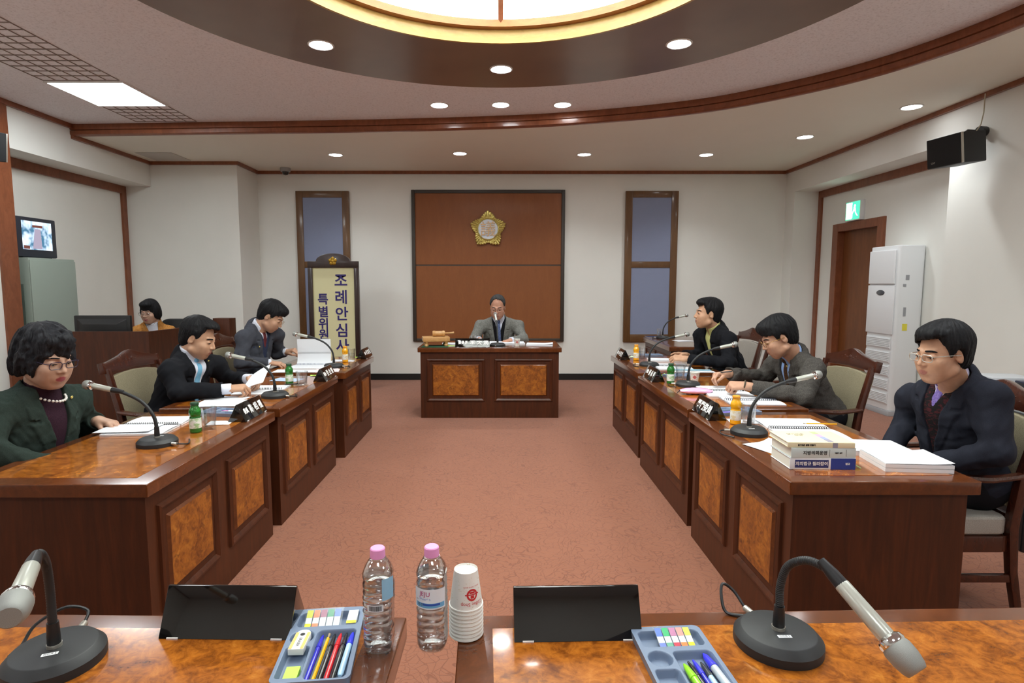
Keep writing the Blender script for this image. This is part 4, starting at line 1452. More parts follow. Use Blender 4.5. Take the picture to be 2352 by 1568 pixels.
def pen(name, label, cat, t, x, y, z, ang, body, capc, ln=0.145, r=0.0052, tip='cap', grp=None):
    """lies in a tray: (x, y) of its cap end in tray coords, direction ang"""
    o = thing(name, label, cat, t.location + rot2((x, y, z), t.rotation_euler[2]), t.rotation_euler[2] + ang, grp)
    T = Matrix.Rotation(PI / 2, 4, 'X')  # lathe axis -> -y
    if tip == 'pencil':
        MB().lathe([(0, 0.016), (0.0012, 0.014), (0.0036, 0.0)], 6, T @ Matrix.Translation((0, 0, -0.016))).build('sharpened_tip', plain('graphite_wood', srgb(170, 150, 120), 0.6), o)
        MB().lathe([(0, 0.0), (0.0038, 0.0), (0.0038, ln), (0, ln)], 6, T).build('shaft', body, o)
    else:
        MB().lathe([(0, 0), (0.002, 0.0), (r * 0.75, 0.012), (r * 1.05, 0.040), (r * 1.08, 0.044), (0, 0.044)], 18, T).build('cap', capc, o)
        MB().lathe([(0, 0.040), (r * 0.92, 0.041), (r * 0.92, ln - 0.006), (r * 0.5, ln), (0, ln)], 18, T).build('barrel', body, o)
    return o


def pl(n, c, **kw):
    return plain(n, srgb(*c), kw.pop('rough', 0.25), coat=0.4, **kw)


def flags(label, t, x, y, z, cols, lows, tilt=0.32):
    """transparent case of page flags lying in the far pocket"""
    o = thing('page_flag_case', label, 'page flags', t.location + rot2((x, y, z), t.rotation_euler[2]), t.rotation_euler[2], 'cases of coloured page flags')
    T = Matrix.Rotation(tilt, 4, 'X')
    n = len(cols)
    w = 0.082
    for i, (c, l) in enumerate(zip(cols, lows)):
        x0 = -w / 2 + 0.003 + i * (w - 0.006) / n
        x1 = x0 + (w - 0.006) / n - 0.0022
        f = MB().box((x0, -0.024, 0.001), (x1, 0.024, 0.0032), T)
        fo = f.build('flag_strip', plain('flag_white', srgb(226, 232, 236), 0.6), o, smooth=False)
        MB().box((x0, 0.004, 0.0033), (x1, 0.024, 0.0036), T).build('flag_colour', plain('flag_%d_%d_%d' % c, srgb(*c), 0.6), fo, smooth=False)
        MB().box((x0, -0.024, 0.0033), (x1, -0.012, 0.0036), T).build('flag_colour', plain('flag_%d_%d_%d' % l, srgb(*l), 0.6), fo, smooth=False)
    MB().box((-w / 2, -0.027, 0.0045), (w / 2, 0.028, 0.0052), T).build('clear_cover', thin_glass('clear_plastic', (0.98, 0.985, 0.985), 0.02, 0.15, 0.08), o, smooth=False)
    return o


YEL, ORA, PUR, GRN, BLU = (206, 206, 50), (240, 130, 90), (160, 90, 120), (60, 150, 110), (96, 130, 220)
ta = R(6)
T1 = tray('blue grey stationery tray full of pens on the left foreground desk', (-0.372, 1.150, TZ), ta)
flags('case of coloured page flags in the left foreground tray', T1, -0.012, 0.084, 0.017, [YEL, ORA, PUR, GRN, BLU], [(226, 226, 40), (246, 140, 90), (226, 232, 236), (226, 232, 236), (200, 216, 226)])
o = thing('sticky_note_pad', 'white and yellow sticky note strip beside the page flags in the left tray', 'sticky notes', T1.location + rot2((0.051, 0.082, 0.006), ta), ta)
MB().box((-0.0105, -0.024, 0), (0.0105, 0.026, 0.016)).build('white_pad', plain('flag_white', srgb(226, 232, 236), 0.6), o, smooth=False)
MB().box((-0.0105, -0.026, 0.0161), (0.0105, -0.016, 0.0166)).build('yellow_band', plain('flag_yellow', srgb(240, 226, 60), 0.6), o, smooth=False)
o = thing('eraser', 'white eraser in an orange striped paper sleeve in the left tray', 'eraser', T1.location + rot2((-0.043, -0.002, 0.014), ta), ta + R(-4))
MB().box((-0.0155, -0.032, 0), (0.0155, 0.026, 0.013)).build('sleeve', plain('sleeve_white', srgb(232, 232, 230), 0.5), o, bevel=0.001)
MB().prism(rrect(0.029, 0.03, 0.012, 5, 0, 0.022), 0.0008, 0.0122).build('rubber', plain('eraser_rubber', srgb(216, 226, 218), 0.6), o, bevel=0.002)
for s in (-1, 1):
    MB().box((s * 0.0115 - 0.0032, -0.031, 0.0131), (s * 0.0115 + 0.0032, 0.025, 0.0134)).build('orange_stripe', plain('sleeve_orange', srgb(240, 190, 110), 0.5), o, smooth=False)
text('lettering', 'ERASER', 0.0085, M_black, o, Matrix.Translation((0.0, -0.008, 0.0133)) @ Matrix.Rotation(-PI / 2, 4, 'Z'), 0.0001)
MB().lathe([(0, 0.0002), (0.005, 0.0002), (0.005, 0)], 20, Matrix.Translation((0, 0.018, 0.0132))).build('round_mark', M_black, o)
o = thing('green_sticky_pad', 'lime green sticky note pad in the left tray nearest the camera', 'sticky notes', T1.location + rot2((-0.040, -0.092, 0.0045), ta), ta)
MB().box((-0.013, -0.03, 0), (0.013, 0.022, 0.010)).build('pad', plain('lime_paper', srgb(186, 240, 90), 0.6), o, smooth=False)
gp = 'pens in the left foreground tray'
for i, (nm, lab, body, capc, tip, ln) in enumerate((
        ('ballpoint_pen', 'blue capped ballpoint pen, leftmost in the left tray', pl('pen_blue', (40, 40, 190)), pl('pen_blue', (40, 40, 190)), 'cap', 0.15),
        ('pencil', 'yellow pencil with sharpened tip among the pens of the left tray', pl('pencil_yellow', (240, 176, 20)), None, 'pencil', 0.16),
        ('ballpoint_pen', 'black ballpoint pen between yellow pencil and red pen', pl('pen_black', (26, 26, 28)), pl('pen_black', (26, 26, 28)), 'cap', 0.15),
        ('ballpoint_pen', 'red ballpoint pen in the left tray', pl('pen_red', (206, 30, 40)), pl('pen_red', (206, 30, 40)), 'cap', 0.15),
        ('ballpoint_pen', 'black ballpoint pen between red pen and pale blue marker', pl('pen_black', (26, 26, 28)), pl('pen_black', (26, 26, 28)), 'cap', 0.15),
        ('marker_pen', 'pale blue marker with blue cap, rightmost in the left tray', pl('marker_pale', (176, 214, 240)), pl('pen_blue2', (50, 60, 220)), 'cap', 0.14))):
    x = -0.004 + i * 0.0125
    pen(nm, lab, 'pencil' if tip == 'pencil' else 'pen', T1, x, 0.034 - (0.012 if tip == 'pencil' else 0), 0.0045 + 0.0055 + (0.0005 * i), R(-2), body, capc, ln, 0.0054 if i < 5 else 0.0065, tip, gp)

tb = R(4)
T2 = tray('blue grey stationery tray with few pens on the right foreground desk', (0.362, 1.078, TZ), tb)
flags('case of coloured page flags in the right foreground tray', T2, 0.010, 0.084, 0.017, [BLU, (60, 190, 120), (200, 130, 170), (250, 160, 150), (220, 220, 90)], [(120, 140, 220), (110, 180, 150), (210, 60, 80), (246, 140, 70), (230, 220, 40)])
gp = 'pens in the right foreground tray'
for i, (nm, lab, body, capc, x, y, a, r_) in enumerate((
        ('highlighter_pen', 'lime green highlighter pen, leftmost in the right tray', pl('lime_pen', (150, 220, 40)), pl('lime_pen', (150, 220, 40)), 0.000, 0.008, 4, 0.0078),
        ('ballpoint_pen', 'thin black pen beside the lime highlighter in the right tray', pl('pen_black', (26, 26, 28)), pl('pen_black', (26, 26, 28)), 0.0125, 0.018, 3, 0.005),
        ('ballpoint_pen', 'blue capped pen in the middle of the right tray', pl('pen_blue', (40, 40, 190)), pl('pen_blue3', (60, 60, 230)), 0.024, 0.022, 2, 0.0052),
        ('marker_pen', 'grey capped marker beside the blue pen in the right tray', pl('marker_pale', (176, 214, 240)), pl('marker_dark', (56, 60, 62)), 0.0365, 0.013, 1, 0.006),
        ('marker_pen', 'thick marker with blue cap and striped barrel, rightmost in the right tray', pl('marker_silver', (190, 200, 210)), pl('pen_blue3', (60, 60, 230)), 0.051, 0.036, 4, 0.0085))):
    pen(nm, lab, 'pen', T2, x, y, 0.0045 + r_, R(a), body, capc, 0.14, r_, 'cap', gp)


# ---- papers, notebooks, books
def sheet_stack(name, label, cat, loc, rz, w=0.21, d=0.297, h=0.003, curl=0.0, m=None, group=None, cover=None):
    t = thing(name, label, cat, loc, rz, group)

    def fn(u, v_):
        x, y = -w / 2 + w * u, -d / 2 + d * v_
        return (x, y, h + curl * max(0, (u - 0.6) / 0.4) ** 2 + 0.0015 * math.sin(3 * u + 2 * v_))
    MB().grid(fn, 12, 12, thick=0.0006).build('top_sheet', m or M_papert, t)
    if h > 0.002:
        n = max(1, min(4, int(h / 0.012)))
        for i in range(n):
            z0, z1 = h * i / n, h * (i + 1) / n - 0.0006 - 0.0012
            ox = random.uniform(-0.002, 0.002)
            MB().box((-w / 2 + ox, -d / 2, z0), (w / 2 + ox, d / 2, max(z0 + 0.0004, z1))).build('sheaf', M_paper, t, smooth=False)
    if cover:
        MB().box((-w / 2 - 0.002, -d / 2 - 0.002, 0), (w / 2 + 0.002, d / 2 + 0.002, 0.0006)).build('cover', cover, t, smooth=False)
    return t


def notebook(label, loc, rz, w=0.21, d=0.297, flip=0.0, coil=M_black, h=0.006, cover=None, lift=0.0, group='open spiral notebooks on the desks'):
    """open book: spine along local x at y = 0, two page blocks either side; lift raises the far pages"""
    t = thing('spiral_notebook', label, 'notebook', loc, rz, group)
    for s in (-1, 1):
        lf = lift if s > 0 else 0.0

        def fn(u, v_):
            x = -d / 2 + d * u
            a = lf * (1 - math.exp(-3 * v_)) if lf else 0
            y = 0.008 + w * v_ * math.cos(a)
            z = h + w * v_ * math.sin(a) + 0.004 * math.sin(PI * v_) * (1 + 0.4 * math.sin(3 * u))
            return (x, s * y, z)
        MB().grid(fn, 10, 14, thick=0.0008).build('page', M_paper if lf else M_papert, t)
        MB().box((-d / 2, min(s * 0.008, s * (w + 0.008)), 0.0008), (d / 2, max(s * 0.008, s * (w + 0.008)), h - 0.0016)).build('page_block', M_paper, t, smooth=False)
        if cover:
            MB().box((-d / 2 - 0.002, min(s * 0.006, s * (w + 0.010)), 0), (d / 2 + 0.002, max(s * 0.006, s * (w + 0.010)), 0.0008)).build('cover', cover, t, smooth=False)
    pts = []
    n = 26
    for i in range(n * 8):
        a = 2 * PI * i / 8
        pts.append((-d / 2 + 0.008 + (d - 0.016) * i / (n * 8), 0.0105 * math.cos(a), h * 0.6 + 0.0105 * math.sin(a) + 0.005))
    MB().tube(pts, 0.0016, 5).build('coil', coil, t)
    return t


M_lblue = plain('pale_blue_cover', srgb(150, 200, 222), 0.5)
M_pink = plain('pink_paper', srgb(226, 206, 206), 0.7)
M_dblue = plain('dark_blue_cover', srgb(36, 40, 78), 0.5)

# left nearest desk
notebook('open spiral notebook before the woman in green jacket', (-1.86, 3.06, TZ), R(4), 0.19, 0.30, h=0.010, lift=0.0)
sheet_stack('loose_page', 'lifted white page under the hand of the woman in green', 'paper', (-1.91, 2.955, TZ + 0.0155), R(4), 0.27, 0.17, 0.001, 0.004)
sheet_stack('paper_sheet', 'small white paper beside the name plate on the nearest left desk', 'paper', WZ(505, 971, TZ), R(10), 0.12, 0.10, 0.001, 0, M_paper)
T3 = tray('stationery tray half hidden behind the name plate on the nearest left desk', WZ(515, 950, TZ), R(80))
pen('ballpoint_pen', 'white barrelled blue capped pen in the tray on the nearest left desk', 'pen', T3, 0.03, 0.036, 0.011, R(5), pl('pen_white', (226, 226, 226)), pl('pen_blue', (40, 40, 190)), 0.14)
pen('ballpoint_pen', 'red pen in the tray on the nearest left desk', 'pen', T3, 0.016, 0.03, 0.011, R(3), pl('pen_white', (226, 226, 226)), pl('pen_red', (206, 30, 40)), 0.14)

# left middle desk
sheet_stack('paper_stack', 'white printed sheets at the near end of the middle left desk', 'papers', (-1.76, 3.66, TZ), R(6), 0.31, 0.21, 0.003, 0)
sheet_stack('paper_sheet', 'printed sheet under the forearm of the man with sky blue tie', 'paper', (-1.83, 3.83, TZ + 0.0), R(-5), 0.30, 0.13, 0.002)
notebook('open spiral notebook before the man with sky blue tie', (-1.70, 4.12, TZ), R(3), 0.17, 0.30, h=0.006)
hs_ = MB()
pa_, pb_, pc2, pd_ = W(553, 897, 3.92), W(604, 878, 3.96), W(622, 836, 4.06), W(578, 862, 4.02)
hs_.grid(lambda u, v_: tuple((pa_ * (1 - u) + pb_ * u) * (1 - v_) + (pd_ * (1 - u) + pc2 * u) * v_ + Vector((0, 0, 0.006 * math.sin(PI * u)))), 10, 10, thick=0.0006)
tag(recenter(hs_.build('held_sheet', M_paper)), 'tilted sheet of paper held up by the man with sky blue tie', 'paper')
sheet_stack('leaflet', 'pale blue leaflet behind the glass on the middle left desk', 'leaflet', WZ(660, 872, TZ), R(-10), 0.22, 0.16, 0.0015, 0, plain('pale_blue_print', srgb(176, 196, 226), 0.6))
sheet_stack('sticky_note', 'small lime sticky note behind the name plate on the middle left desk', 'sticky notes', WZ(720, 862, TZ), R(20), 0.05, 0.05, 0.0015, 0, plain('lime_paper', srgb(186, 240, 90), 0.6))
pen('ballpoint_pen', 'dark pen lying on the papers of the middle left desk', 'pen', T3, 0, 0, 0, 0, M_black, M_black)
px_ = bpy.data.objects['ballpoint_pen.006'] if 'ballpoint_pen.006' in bpy.data.objects else None
for o_ in bpy.data.objects:
    if o_.get('label') == 'dark pen lying on the papers of the middle left desk':
        o_.location = (-1.60, 4.28, TZ + 0.012)
        o_.rotation_euler = (0, 0, R(120))

# left far desk
notebook('open spiral report on the far left desk with its back pages raised upright', (-1.74, 5.38, TZ), R(2), 0.235, 0.31, h=0.010, lift=R(84), coil=plain('grey_coil', srgb(120, 130, 160), 0.4))
sheet_stack('paper_stack', 'white papers lying nearest on the far left desk', 'papers', (-1.78, 5.03, TZ), R(3), 0.36, 0.17, 0.002)
sheet_stack('paper_sheet', 'pinkish paper beside the microphone on the far left desk', 'paper', (-1.52, 5.10, TZ), R(12), 0.20, 0.26, 0.0012, 0, M_pink)
sheet_stack('paper_sheet', 'white paper beyond the microphone on the far left desk', 'paper', (-1.55, 5.72, TZ), R(4), 0.22, 0.16, 0.001, 0, M_paper)
sheet_stack('sticky_note', 'small lime sticky note behind the name plate on the far left desk', 'sticky notes', WZ(822, 820, TZ), R(20), 0.06, 0.05, 0.0015, 0.02, plain('lime_paper', srgb(186, 240, 90), 0.6))

# chairman desk
CZ = 0.8002
mt = tag(MB().prism(rrect(0.30, 0.22, 0.01, 3), 0, 0.004).build('green_mat', plain('green_felt', srgb(30, 84, 56), 0.9), loc=(-0.735, 6.57, CZ)), 'green felt mat under the gavel block on the chairman desk', 'mat')
gb = thing('gavel_block', 'pale wooden gavel block on four small feet on the green mat', 'gavel block', (-0.735, 6.60, CZ + 0.0042), R(12))
M_pine = wood('pale_pine', srgb(188, 140, 84), srgb(214, 168, 110), (6, 3, 6), 0.4, 0.2)
MB().box((-0.15, -0.10, 0.055), (0.15, 0.10, 0.105)).build('block', M_pine, gb, bevel=0.008)
for sx in (-1, 1):
    for sy in (-1, 1):
        MB().lathe([(0, 0), (0.018, 0), (0.024, 0.012), (0.016, 0.03), (0.026, 0.056), (0, 0.056)], 18, Matrix.Translation((sx * 0.11, sy * 0.07, 0))).build('foot', M_pine, gb)
gv = thing('gavel', 'turned wooden gavel lying on the gavel block', 'gavel', (-0.70, 6.60, CZ + 0.0042 + 0.105 + 0.0335), R(6))
MB().lathe([(0, -0.07), (0.028, -0.07), (0.033, -0.06), (0.033, -0.04), (0.030, -0.036), (0.030, 0.036), (0.033, 0.04), (0.033, 0.06), (0.028, 0.07), (0, 0.07)], 28, Matrix.Rotation(PI / 2, 4, 'Y')).build('head', M_pine, gv)
MB().tube([(0.05, 0.02, 0), (0.12, 0.05, 0.0), (0.17, 0.07, 0.002)], [0.009, 0.010, 0.012], 14).build('handle', M_pine, gv)
sheet_stack('paper_stack', 'white papers with flags left of the chairman name plate', 'papers', (-0.56, 6.80, CZ), R(3), 0.24, 0.16, 0.012, 0, M_paper)
sheet_stack('paper_stack', 'open white papers in front of the chairman', 'papers', (0.05, 6.90, CZ), R(2), 0.46, 0.26, 0.012)
sheet_stack('paper_stack', 'white papers at the right end of the chairman desk', 'papers', (0.45, 6.72, CZ), R(-6), 0.30, 0.22, 0.014, 0.012, M_paper, cover=M_dblue)
sheet_stack('sticky_note', 'lime and white sticky notes in front of the gavel block papers', 'sticky notes', (-0.55, 6.58, CZ), R(3), 0.12, 0.07, 0.006, 0, plain('lime_paper', srgb(186, 240, 90), 0.6))

# right far desk
notebook('open spiral notebook with pale blue cover under the clasped hands', (1.56, 5.30, TZ), R(-3), 0.17, 0.30, h=0.007, cover=M_lblue)
sheet_stack('paper_stack', 'white stacked papers beyond the clasped hands on the far right desk', 'papers', (1.60, 5.70, TZ), R(-4), 0.30, 0.20, 0.016, 0)
sheet_stack('folder', 'pale blue folder nearest the camera side of the clasped hands', 'folder', (1.66, 5.09, TZ), R(-6), 0.36, 0.09, 0.003, 0, M_lblue)
sheet_stack('paper_stack', 'white papers at the near end of the far right desk', 'papers', (1.66, 4.985, TZ + 0.0), R(-2), 0.36, 0.08, 0.003)
sheet_stack('sticky_note', 'pale sticky notes behind the name plate on the far right desk', 'sticky notes', WZ(1447, 820, TZ), R(20), 0.07, 0.06, 0.0015, 0.01, plain('pale_lime_paper', srgb(206, 226, 190), 0.6))
T4 = tray('stationery tray behind the glass on the far right desk', WZ(1492, 818, TZ), R(-85))

# right middle desk
notebook('open spiral notebook being written in by the man in grey tweed', (1.56, 4.05, TZ), R(-4), 0.19, 0.30, h=0.010)
notebook('dark blue bound report at the near end of the middle right desk', (1.62, 3.74, TZ), R(-3), 0.13, 0.34, coil=plain('navy_coil', srgb(30, 32, 56), 0.4), h=0.005, cover=M_dblue)
T5 = tray('stationery tray behind the green bottle on the middle right desk', WZ(1562, 866, TZ), R(-80))
sheet_stack('sticky_note', 'lime sticky notes behind the name plate on the middle right desk', 'sticky notes', WZ(1522, 862, TZ), R(20), 0.07, 0.06, 0.0015, 0.012, plain('lime_paper', srgb(186, 240, 90), 0.6))
po = thing('pencil_pouch', 'shiny pink pencil pouch lying before the microphone on the middle right desk', 'pencil pouch', WZ(1598, 905, TZ), R(-3))
pm = plain('pink_vinyl', srgb(232, 176, 214), 0.12, coat=0.8)
b = MB()
b.grid(lambda u, v_: (-0.11 + 0.22 * u, 0.043 * math.cos(2 * PI * v_) * (math.sin(PI * min(max(u, 0.02), 0.98)) ** 0.28), 0.023 + 0.0228 * math.sin(2 * PI * v_) * (math.sin(PI * min(max(u, 0.02), 0.98)) ** 0.4) + 0.0005 * math.sin(30 * u + 6 * v_)), 40, 20)
b.build('pouch', pm, po)
MB().tube([(-0.108, 0, 0.024), (-0.12, 0.005, 0.014), (-0.128, 0.0, 0.006)], 0.003, 8).build('zip_pull', M_black, po)
pn = pen('ballpoint_pen', 'black pen held in the right hand of the man in grey tweed', 'pen', T5, 0, 0, 0, 0, M_black, M_silver, 0.13, 0.0045)
pn.location = W(1640, 856, 4.18)
pn.rotation_euler = (R(-10), R(0), R(50))

# right nearest desk
notebook('open spiral notebook with black spine before the man in navy suit', (1.55, 2.98, TZ), R(-3), 0.22, 0.32, h=0.010)
pen('pencil', 'yellow pencil lying along the black notebook spine', 'pencil', T5, 0, 0, 0, 0, pl('pencil_yellow', (240, 176, 20)), None, 0.15, 0.004, 'pencil')
for o_ in bpy.data.objects:
    if o_.get('label') == 'yellow pencil lying along the black notebook spine':
        o_.location = (1.60, 3.005, TZ + 0.030)
        o_.rotation_euler = (0, 0, R(84))
sheet_stack('paper_stack', 'thick pile of white printed papers beside the book stack', 'papers', (1.70, 2.40, TZ), R(-6), 0.26, 0.21, 0.034, 0.008)
sheet_stack('paper_stack', 'white printed papers between notebook and thick pile', 'papers', (1.70, 2.62, TZ), R(-4), 0.27, 0.20, 0.022, 0.0)
sheet_stack('paper_sheet', 'curled white sheet leaning before the book stack', 'paper', WZ(1775, 1028, TZ), R(24), 0.17, 0.20, 0.001, 0.015)
sheet_stack('paper_sheet', 'small white paper under the glass on the nearest right desk', 'paper', WZ(1712, 968, TZ), R(-8), 0.18, 0.10, 0.0008, 0, M_paper)
T6 = tray('stationery tray behind the orange bottle on the nearest right desk', WZ(1690, 948, TZ), R(-80))
pen('marker_pen', 'violet marker in the tray on the nearest right desk', 'pen', T6, 0.02, 0.03, 0.012, R(4), pl('marker_violet', (120, 90, 210)), pl('marker_pink', (220, 80, 170)), 0.14, 0.006)


def book(label, loc, rz, w, d, h, cover, spine_parts, page=None):
    """spine on local -y side; w along x"""
    t = thing('book', label, 'book', loc, rz, 'books in the stack of three')
    MB().box((-w / 2 + 0.003, -d / 2 + 0.004, 0.0025), (w / 2 - 0.003, d / 2 - 0.004, h - 0.0025)).build('pages', page or plain('book_pages', srgb(228, 224, 212), 0.8), t, smooth=False)
    c = MB()
    c.box((-w / 2, -d / 2, 0), (w / 2, d / 2, 0.0025)).box((-w / 2, -d / 2, h - 0.0025), (w / 2, d / 2, h)).box((-w / 2, -d / 2 - 0.001, 0), (w / 2, -d / 2 + 0.004, h))
    c.build('cover', cover, t, bevel=0.0008)
    S = Matrix.Translation((0, -d / 2 - 0.0014, h / 2)) @ RX
    for kind, x, wd, col, body, sz in spine_parts:
        if kind == 'band':
            MB().box((x - wd / 2, -d / 2 - 0.0016, 0.0002 if sz == 0 else h * 0.15), (x + wd / 2, -d / 2 - 0.0008, h - 0.0002 if sz == 0 else h * 0.85)).build('spine_band', col, t, smooth=False)
        else:
            text('spine_title', body, sz, col, t, Matrix.Translation((x, -0.0006, 0)) @ S, 0.0002, bold=0.0004)
    return t


bx = WZ(1893, 1078, TZ)
bz = TZ
brz = R(-1.5)
ctr = Vector((bx.x - 0.004, bx.y + 0.094, 0))
M_bookw = plain('book_white', srgb(226, 228, 232), 0.45)
M_bookb = plain('book_blue', srgb(34, 58, 140), 0.45)
M_bookg = plain('book_pale_grey', srgb(200, 210, 208), 0.45)
M_bookc = plain('book_cream', srgb(228, 214, 178), 0.5)
book('white and blue thick book at the bottom of the three book stack', (ctr.x, ctr.y, bz), brz, 0.265, 0.185, 0.047, M_bookw,
     [('band', 0.082, 0.100, M_bookb, None, 0), ('band', -0.045, 0.136, plain('book_navy', srgb(40, 52, 110), 0.45), None, 1), ('t', -0.045, 0, M_ink, '자치법규 필라잡이', 0.0172), ('t', 0.1, 0, M_ink, '법규', 0.010)])
book('pale grey book in the middle of the three book stack', (ctr.x + 0.0, ctr.y + 0.002, bz + 0.0475), brz + R(1), 0.262, 0.188, 0.042, M_bookg,
     [('t', -0.035, 0, M_black, '지방의회운영', 0.018), ('t', 0.06, 0, M_black, '이론과 실제', 0.0062), ('band', 0.024, 0.001, M_black, None, 1), ('band', 0.064 + 0.028, 0.001, M_black, None, 1)])
tb_ = book('cream book with coloured stripe topmost on the three book stack', (ctr.x - 0.006, ctr.y + 0.006, bz + 0.090), brz - R(1), 0.268, 0.192, 0.021, M_bookc,
           [('t', -0.06, 0, M_black, '알기쉬운 법령 만들기', 0.008), ('band', 0.055, 0.02, plain('stripe_grey', srgb(150, 146, 160), 0.5), None, 0)])
for i, c in enumerate(((176, 184, 140), (206, 160, 200), (150, 160, 206), (150, 146, 160))):
    MB().box((0.045 - 0.012, 0.083 - 0.042 * (i + 1), 0.0211), (0.045 + 0.012, 0.083 - 0.042 * i, 0.0214)).build('cover_stripe', plain('stripe_%d' % i, srgb(*c), 0.5), tb_, smooth=False)
text('cover_title', '알기쉬운\n  법령', 0.020, plain('brush_ink', srgb(70, 60, 50), 0.6), tb_, Matrix.Translation((-0.045, 0.03, 0.0212)), 0.0001)
rb = MB()
for k, c in enumerate(range(3)):
    rb.tube([(0.130, -0.06 + 0.012 * k, 0.02), (0.145, -0.065 + 0.012 * k, 0.012), (0.160, -0.085 + 0.01 * k, 0.003)], 0.002, 6)
rb.build('ribbon', plain('ribbon_green', srgb(150, 190, 120), 0.6), bpy.data.objects['book'])

# side desk
sheet_stack('folder', 'dark blue folder on the side desk by the back right wall', 'folder', WZ(1502, 773, TZ), R(0), 0.22, 0.20, 0.004, 0, M_dblue)
sheet_stack('paper_sheet', 'white paper under the microphone on the side desk', 'paper', (2.42, 7.72, TZ), R(10), 0.24, 0.2, 0.001, 0, M_paper)
# ------------------------------------------------------------ people: implicit surfaces meshed by surface nets
def A3(p):
    return np.array([p[0], p[1], p[2]], dtype=np.float64)


class F:
    """list of implicit primitives folded one after another; each is (op, distance function, blend, bound)"""

    def __init__(s):
        s.ops = []

    def add(s, fn, k=0.01):
        s.ops.append(('u', fn, k))
        return s

    def sub(s, fn, k=0.006):
        s.ops.append(('s', fn, k))
        return s

    def inter(s, fn, k=0.004):
        s.ops.append(('i', fn, k))
        return s

    def disp(s, fn, bound):
        s.ops.append(('d', fn, bound))
        return s

    def at(s, P):
        D = np.full(len(P), 1e3)
        for op, fn, k in s.ops:
            d = fn(P)
            if op == 'u':
                h = np.clip(0.5 + 0.5 * (D - d) / k, 0, 1)
                D = np.where(D > 100, d, D * (1 - h) + d * h - k * h * (1 - h))
            elif op == 's':
                h = np.clip(0.5 - 0.5 * (D + d) / k, 0, 1)
                D = D * (1 - h) - d * h + k * h * (1 - h)
            elif op == 'i':
                h = np.clip(0.5 - 0.5 * (D - d) / k, 0, 1)
                D = D * (1 - h) + d * h + k * h * (1 - h)
            else:
                D = D + d
        return D

    def mesh(s, lo, hi, res, name):
        B = 8
        bs = res * B
        lo = np.array(lo) - res * 2
        nb = np.ceil((np.array(hi) + res * 2 - lo) / bs).astype(int)
        ii = np.stack(np.meshgrid(*[np.arange(n) for n in nb], indexing='ij'), -1).reshape(-1, 3)
        keep = np.abs(s.at(lo + (ii + 0.5) * bs)) < bs * 1.25
        ii = ii[keep]
        g = np.stack(np.meshgrid(*[np.arange(B + 1)] * 3, indexing='ij'), -1).reshape(-1, 3)
        DIM = nb * B + 4
        cells, verts, quads = [], [], []
        C8 = np.array([(a, b, c) for a in (0, 1) for b in (0, 1) for c in (0, 1)])
        E12 = [(a, b) for a in range(8) for b in range(a + 1, 8) if bin(a ^ b).count('1') == 1]
        for c0 in range(0, len(ii), 600):
            blk = ii[c0:c0 + 600]
            G = (blk[:, None, :] * B + g[None]).reshape(-1, 3)
            D = s.at(lo + G * res).reshape(-1, B + 1, B + 1, B + 1)
            S = D < 0
            cor = np.stack([D[:, a:B + a, b:B + b, c:B + c] for a, b, c in C8], -1)
            neg = (cor < 0).sum(-1)
            act = np.argwhere((neg > 0) & (neg < 8))
            if len(act) == 0:
                continue
            cd = cor[act[:, 0], act[:, 1], act[:, 2], act[:, 3]]
            acc = np.zeros((len(act), 3))
            cnt = np.zeros(len(act))
            for a, b in E12:
                da, db = cd[:, a], cd[:, b]
                m = (da < 0) != (db < 0)
                t = np.where(m, da / np.where(m, da - db, 1), 0)
                acc += np.where(m[:, None], C8[a] + t[:, None] * (C8[b] - C8[a]), 0)
                cnt += m
            gi = blk[act[:, 0]] * B + act[:, 1:]
            cells.append((gi[:, 0] * DIM[1] + gi[:, 1]) * DIM[2] + gi[:, 2])
            verts.append(lo + (gi + acc / cnt[:, None]) * res)
            for ax in range(3):
                sl0 = [slice(None)] + [slice(0, B)] * 3
                sl1 = list(sl0)
                sl1[ax + 1] = slice(1, B + 1)
                m = S[tuple(sl0)] != S[tuple(sl1)]
                e = np.argwhere(m)
                flip = S[tuple(sl0)][m]
                ge = blk[e[:, 0]] * B + e[:, 1:]
                o1, o2 = [a for a in range(3) if a != ax]
                ids = []
                for (p, q) in ((0, 0), (-1, 0), (-1, -1), (0, -1)):
                    h = ge.copy()
                    h[:, o1] += p
                    h[:, o2] += q
                    ids.append((h[:, 0] * DIM[1] + h[:, 1]) * DIM[2] + h[:, 2])
                qd = np.stack(ids, -1)
                if ax == 1:
                    flip = ~flip
                qd[~flip] = qd[~flip][:, ::-1]
                quads.append(qd)
        cells = np.concatenate(cells)
        verts = np.concatenate(verts)
        quads = np.concatenate(quads)
        uc, ix = np.unique(cells, return_index=True)
        verts = verts[ix]
        pos = np.clip(np.searchsorted(uc, quads), 0, len(uc) - 1)
        ok = (uc[pos] == quads).all(-1)
        pos = pos[ok]
        me = bpy.data.meshes.new(name)
        me.vertices.add(len(verts))
        me.vertices.foreach_set('co', verts.astype(np.float32).ravel())
        me.loops.add(len(pos) * 4)
        me.loops.foreach_set('vertex_index', pos.astype(np.int32).ravel())
        me.polygons.add(len(pos))
        me.polygons.foreach_set('loop_start', np.arange(0, len(pos) * 4, 4, dtype=np.int32))
        me.polygons.foreach_set('loop_total', np.full(len(pos), 4, dtype=np.int32))
        me.polygons.foreach_set('use_smooth', np.ones(len(pos), dtype=bool))
        me.update(calc_edges=True)
        me.validate()
        return me


def near(fn, c, r):
    """evaluate fn only close to a bounding ball (elsewhere a safe lower bound)"""
    c = A3(c)

    def f(P):
        q = P - c
        d = np.sqrt((q * q).sum(-1)) - r
        m = d < 0.12
        if m.any():
            d[m] = fn(P[m])
        return d
    return f


